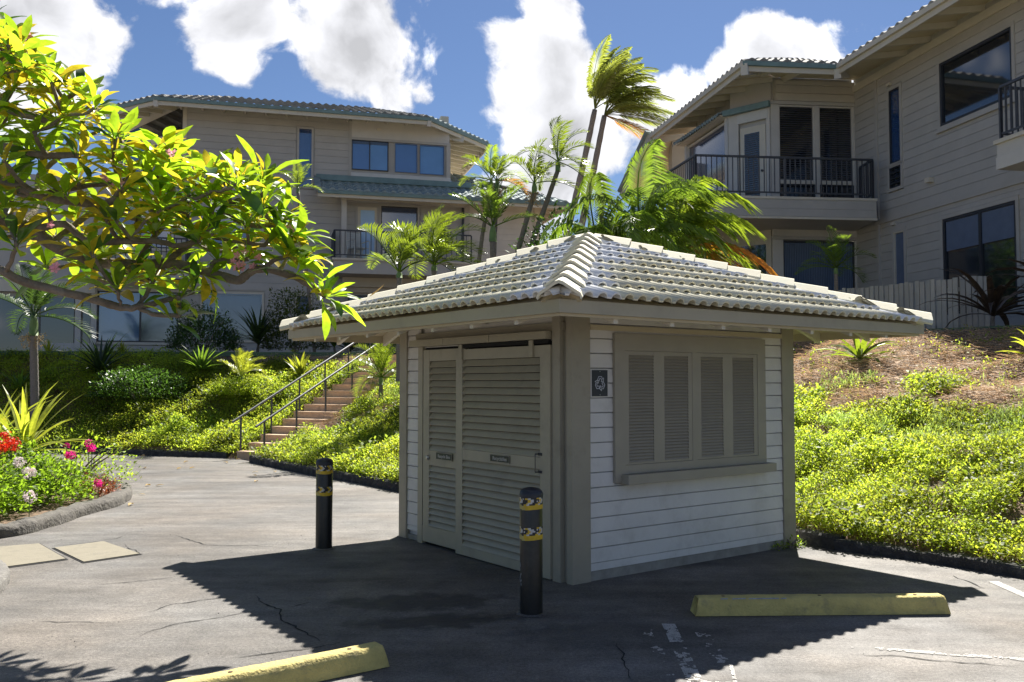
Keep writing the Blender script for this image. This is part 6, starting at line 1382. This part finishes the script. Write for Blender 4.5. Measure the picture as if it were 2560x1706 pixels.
for x, y, Y, r, n, mt_, lab, s in [(12, 1096, 11.6, .10, 60, 'petal_red', 'red flower cluster highest at the left edge', .03), (30, 1112, 11.4, .10, 60, 'petal_red', 'red flower cluster nearest the strap leaves', .03), (0, 1122, 11.2, .09, 50, 'petal_red', 'lowest red flower cluster at the left edge', .03),
        (48, 1157, 11.1, .07, 34, 'petal_white', 'uppermost pale pink flower ball in the flower bed', .025), (73, 1182, 10.9, .085, 46, 'petal_white', 'largest pale pink flower ball in the flower bed', .025), (74, 1242, 10.4, .075, 40, 'petal_white', 'lowest pale pink flower ball in the flower bed', .025),
        (222, 1110, 12.6, .045, 16, 'petal_magenta', 'magenta flowers farthest right above the drive', .04), (230, 1121, 12.5, .04, 12, 'petal_magenta', 'magenta flowers just under the farthest right ones', .04), (178, 1137, 12.3, .06, 20, 'petal_magenta', 'largest magenta flowers among the strap leaves', .04), (167, 1115, 12.5, .03, 8, 'petal_magenta', 'small magenta bloom above the largest magenta flowers', .035),
        (246, 1209, 12.2, .04, 12, 'petal_magenta', 'magenta bloom hanging over the curb', .04),]:
    head(lab, tuple(at(x, y, Y)), r, n, mt_, s=s)
# leaf litter on the drive
for i, (x, y) in enumerate([(256, 1175), (262, 1179), (363, 1171), (343, 1189), (308, 1217), (375, 1215), (390, 1216), (363, 1238), (442, 1174), (474, 1172), (568, 1158), (570, 1157), (590, 1150), (598, 1146), (612, 1147), (631, 1182), (640, 1191), (643, 1204), (286, 1139), (285, 1141), (322, 1266), (574, 1146), (620, 1143), (365, 1141), (460, 1158), (686, 1180)]):
    g_ = G(x, y); m = MB(); rr = random.Random(i); strap_mb(m, Matrix(), rr.uniform(.07, .15), rr.uniform(.03, .06), R(15), rr.uniform(.3, 1.4), 1., n=4, fold=rr.uniform(.2, .8))
    tag(link(bpy.data.objects.new('fallen_leaf', m.mesh('fallen_leaf', 'dry_leaf')), None, Matrix.Translation((*g_, .008)) @ Matrix.Rotation(rr.uniform(0, 6), 4, 'Z')), 'dry curled leaf lying on the asphalt of the drive', 'leaf', 'dry leaves fallen on the drive')
m = MB(); strap_mb(m, Matrix(), .22, .05, R(35), -.5, 1., n=5, fold=.6); q = K0 @ Vector((-.55, 3.02, 0)); tw_ = at(925, 742, 9.75)
tag(link(bpy.data.objects.new('fallen_leaf', m.mesh('fallen_leaf', 'dry_leaf')), None, Matrix.Translation(tw_) @ Matrix.Rotation(.3, 4, 'Z')), 'dry curled leaf caught on the left hip of the shed roof', 'leaf')

# grit gathered on the asphalt
g_ = np.random.default_rng(77); m = MB()
for i in range(900):
    if i < 520: x, y = g_.uniform(-5, 4.5), g_.uniform(4.9, 19)
    else:
        k = g_.integers(0, len(CURB_R)-9); a_, b_ = CURB_R[k], CURB_R[k+1]; u = g_.random(); x, y = a_[0]*(1-u)+b_[0]*u-abs(g_.normal(0, .10))-.12, a_[1]*(1-u)+b_[1]*u-abs(g_.normal(0, .10))-.1
    if in_kiosk(np.array([[x, y]]))[0] or inside(np.array([[x, y]]), BANK)[0]: continue
    r = g_.uniform(.002, .0065); c = Vector((x, y, r*.5)); m.add([c+Vector((r, 0, -r*.5)), c+Vector((0, r*.8, -r*.5)), c+Vector((-r*.9, 0, -r*.5)), c+Vector((0, -r, -r*.5)), c+Vector((0, 0, r*.6))], [(0, 1, 4), (1, 2, 4), (2, 3, 4), (3, 0, 4)])
tag(m.build('grit', 'curb_pale'), 'loose pale grit scattered over the asphalt', 'grit', kind='stuff')
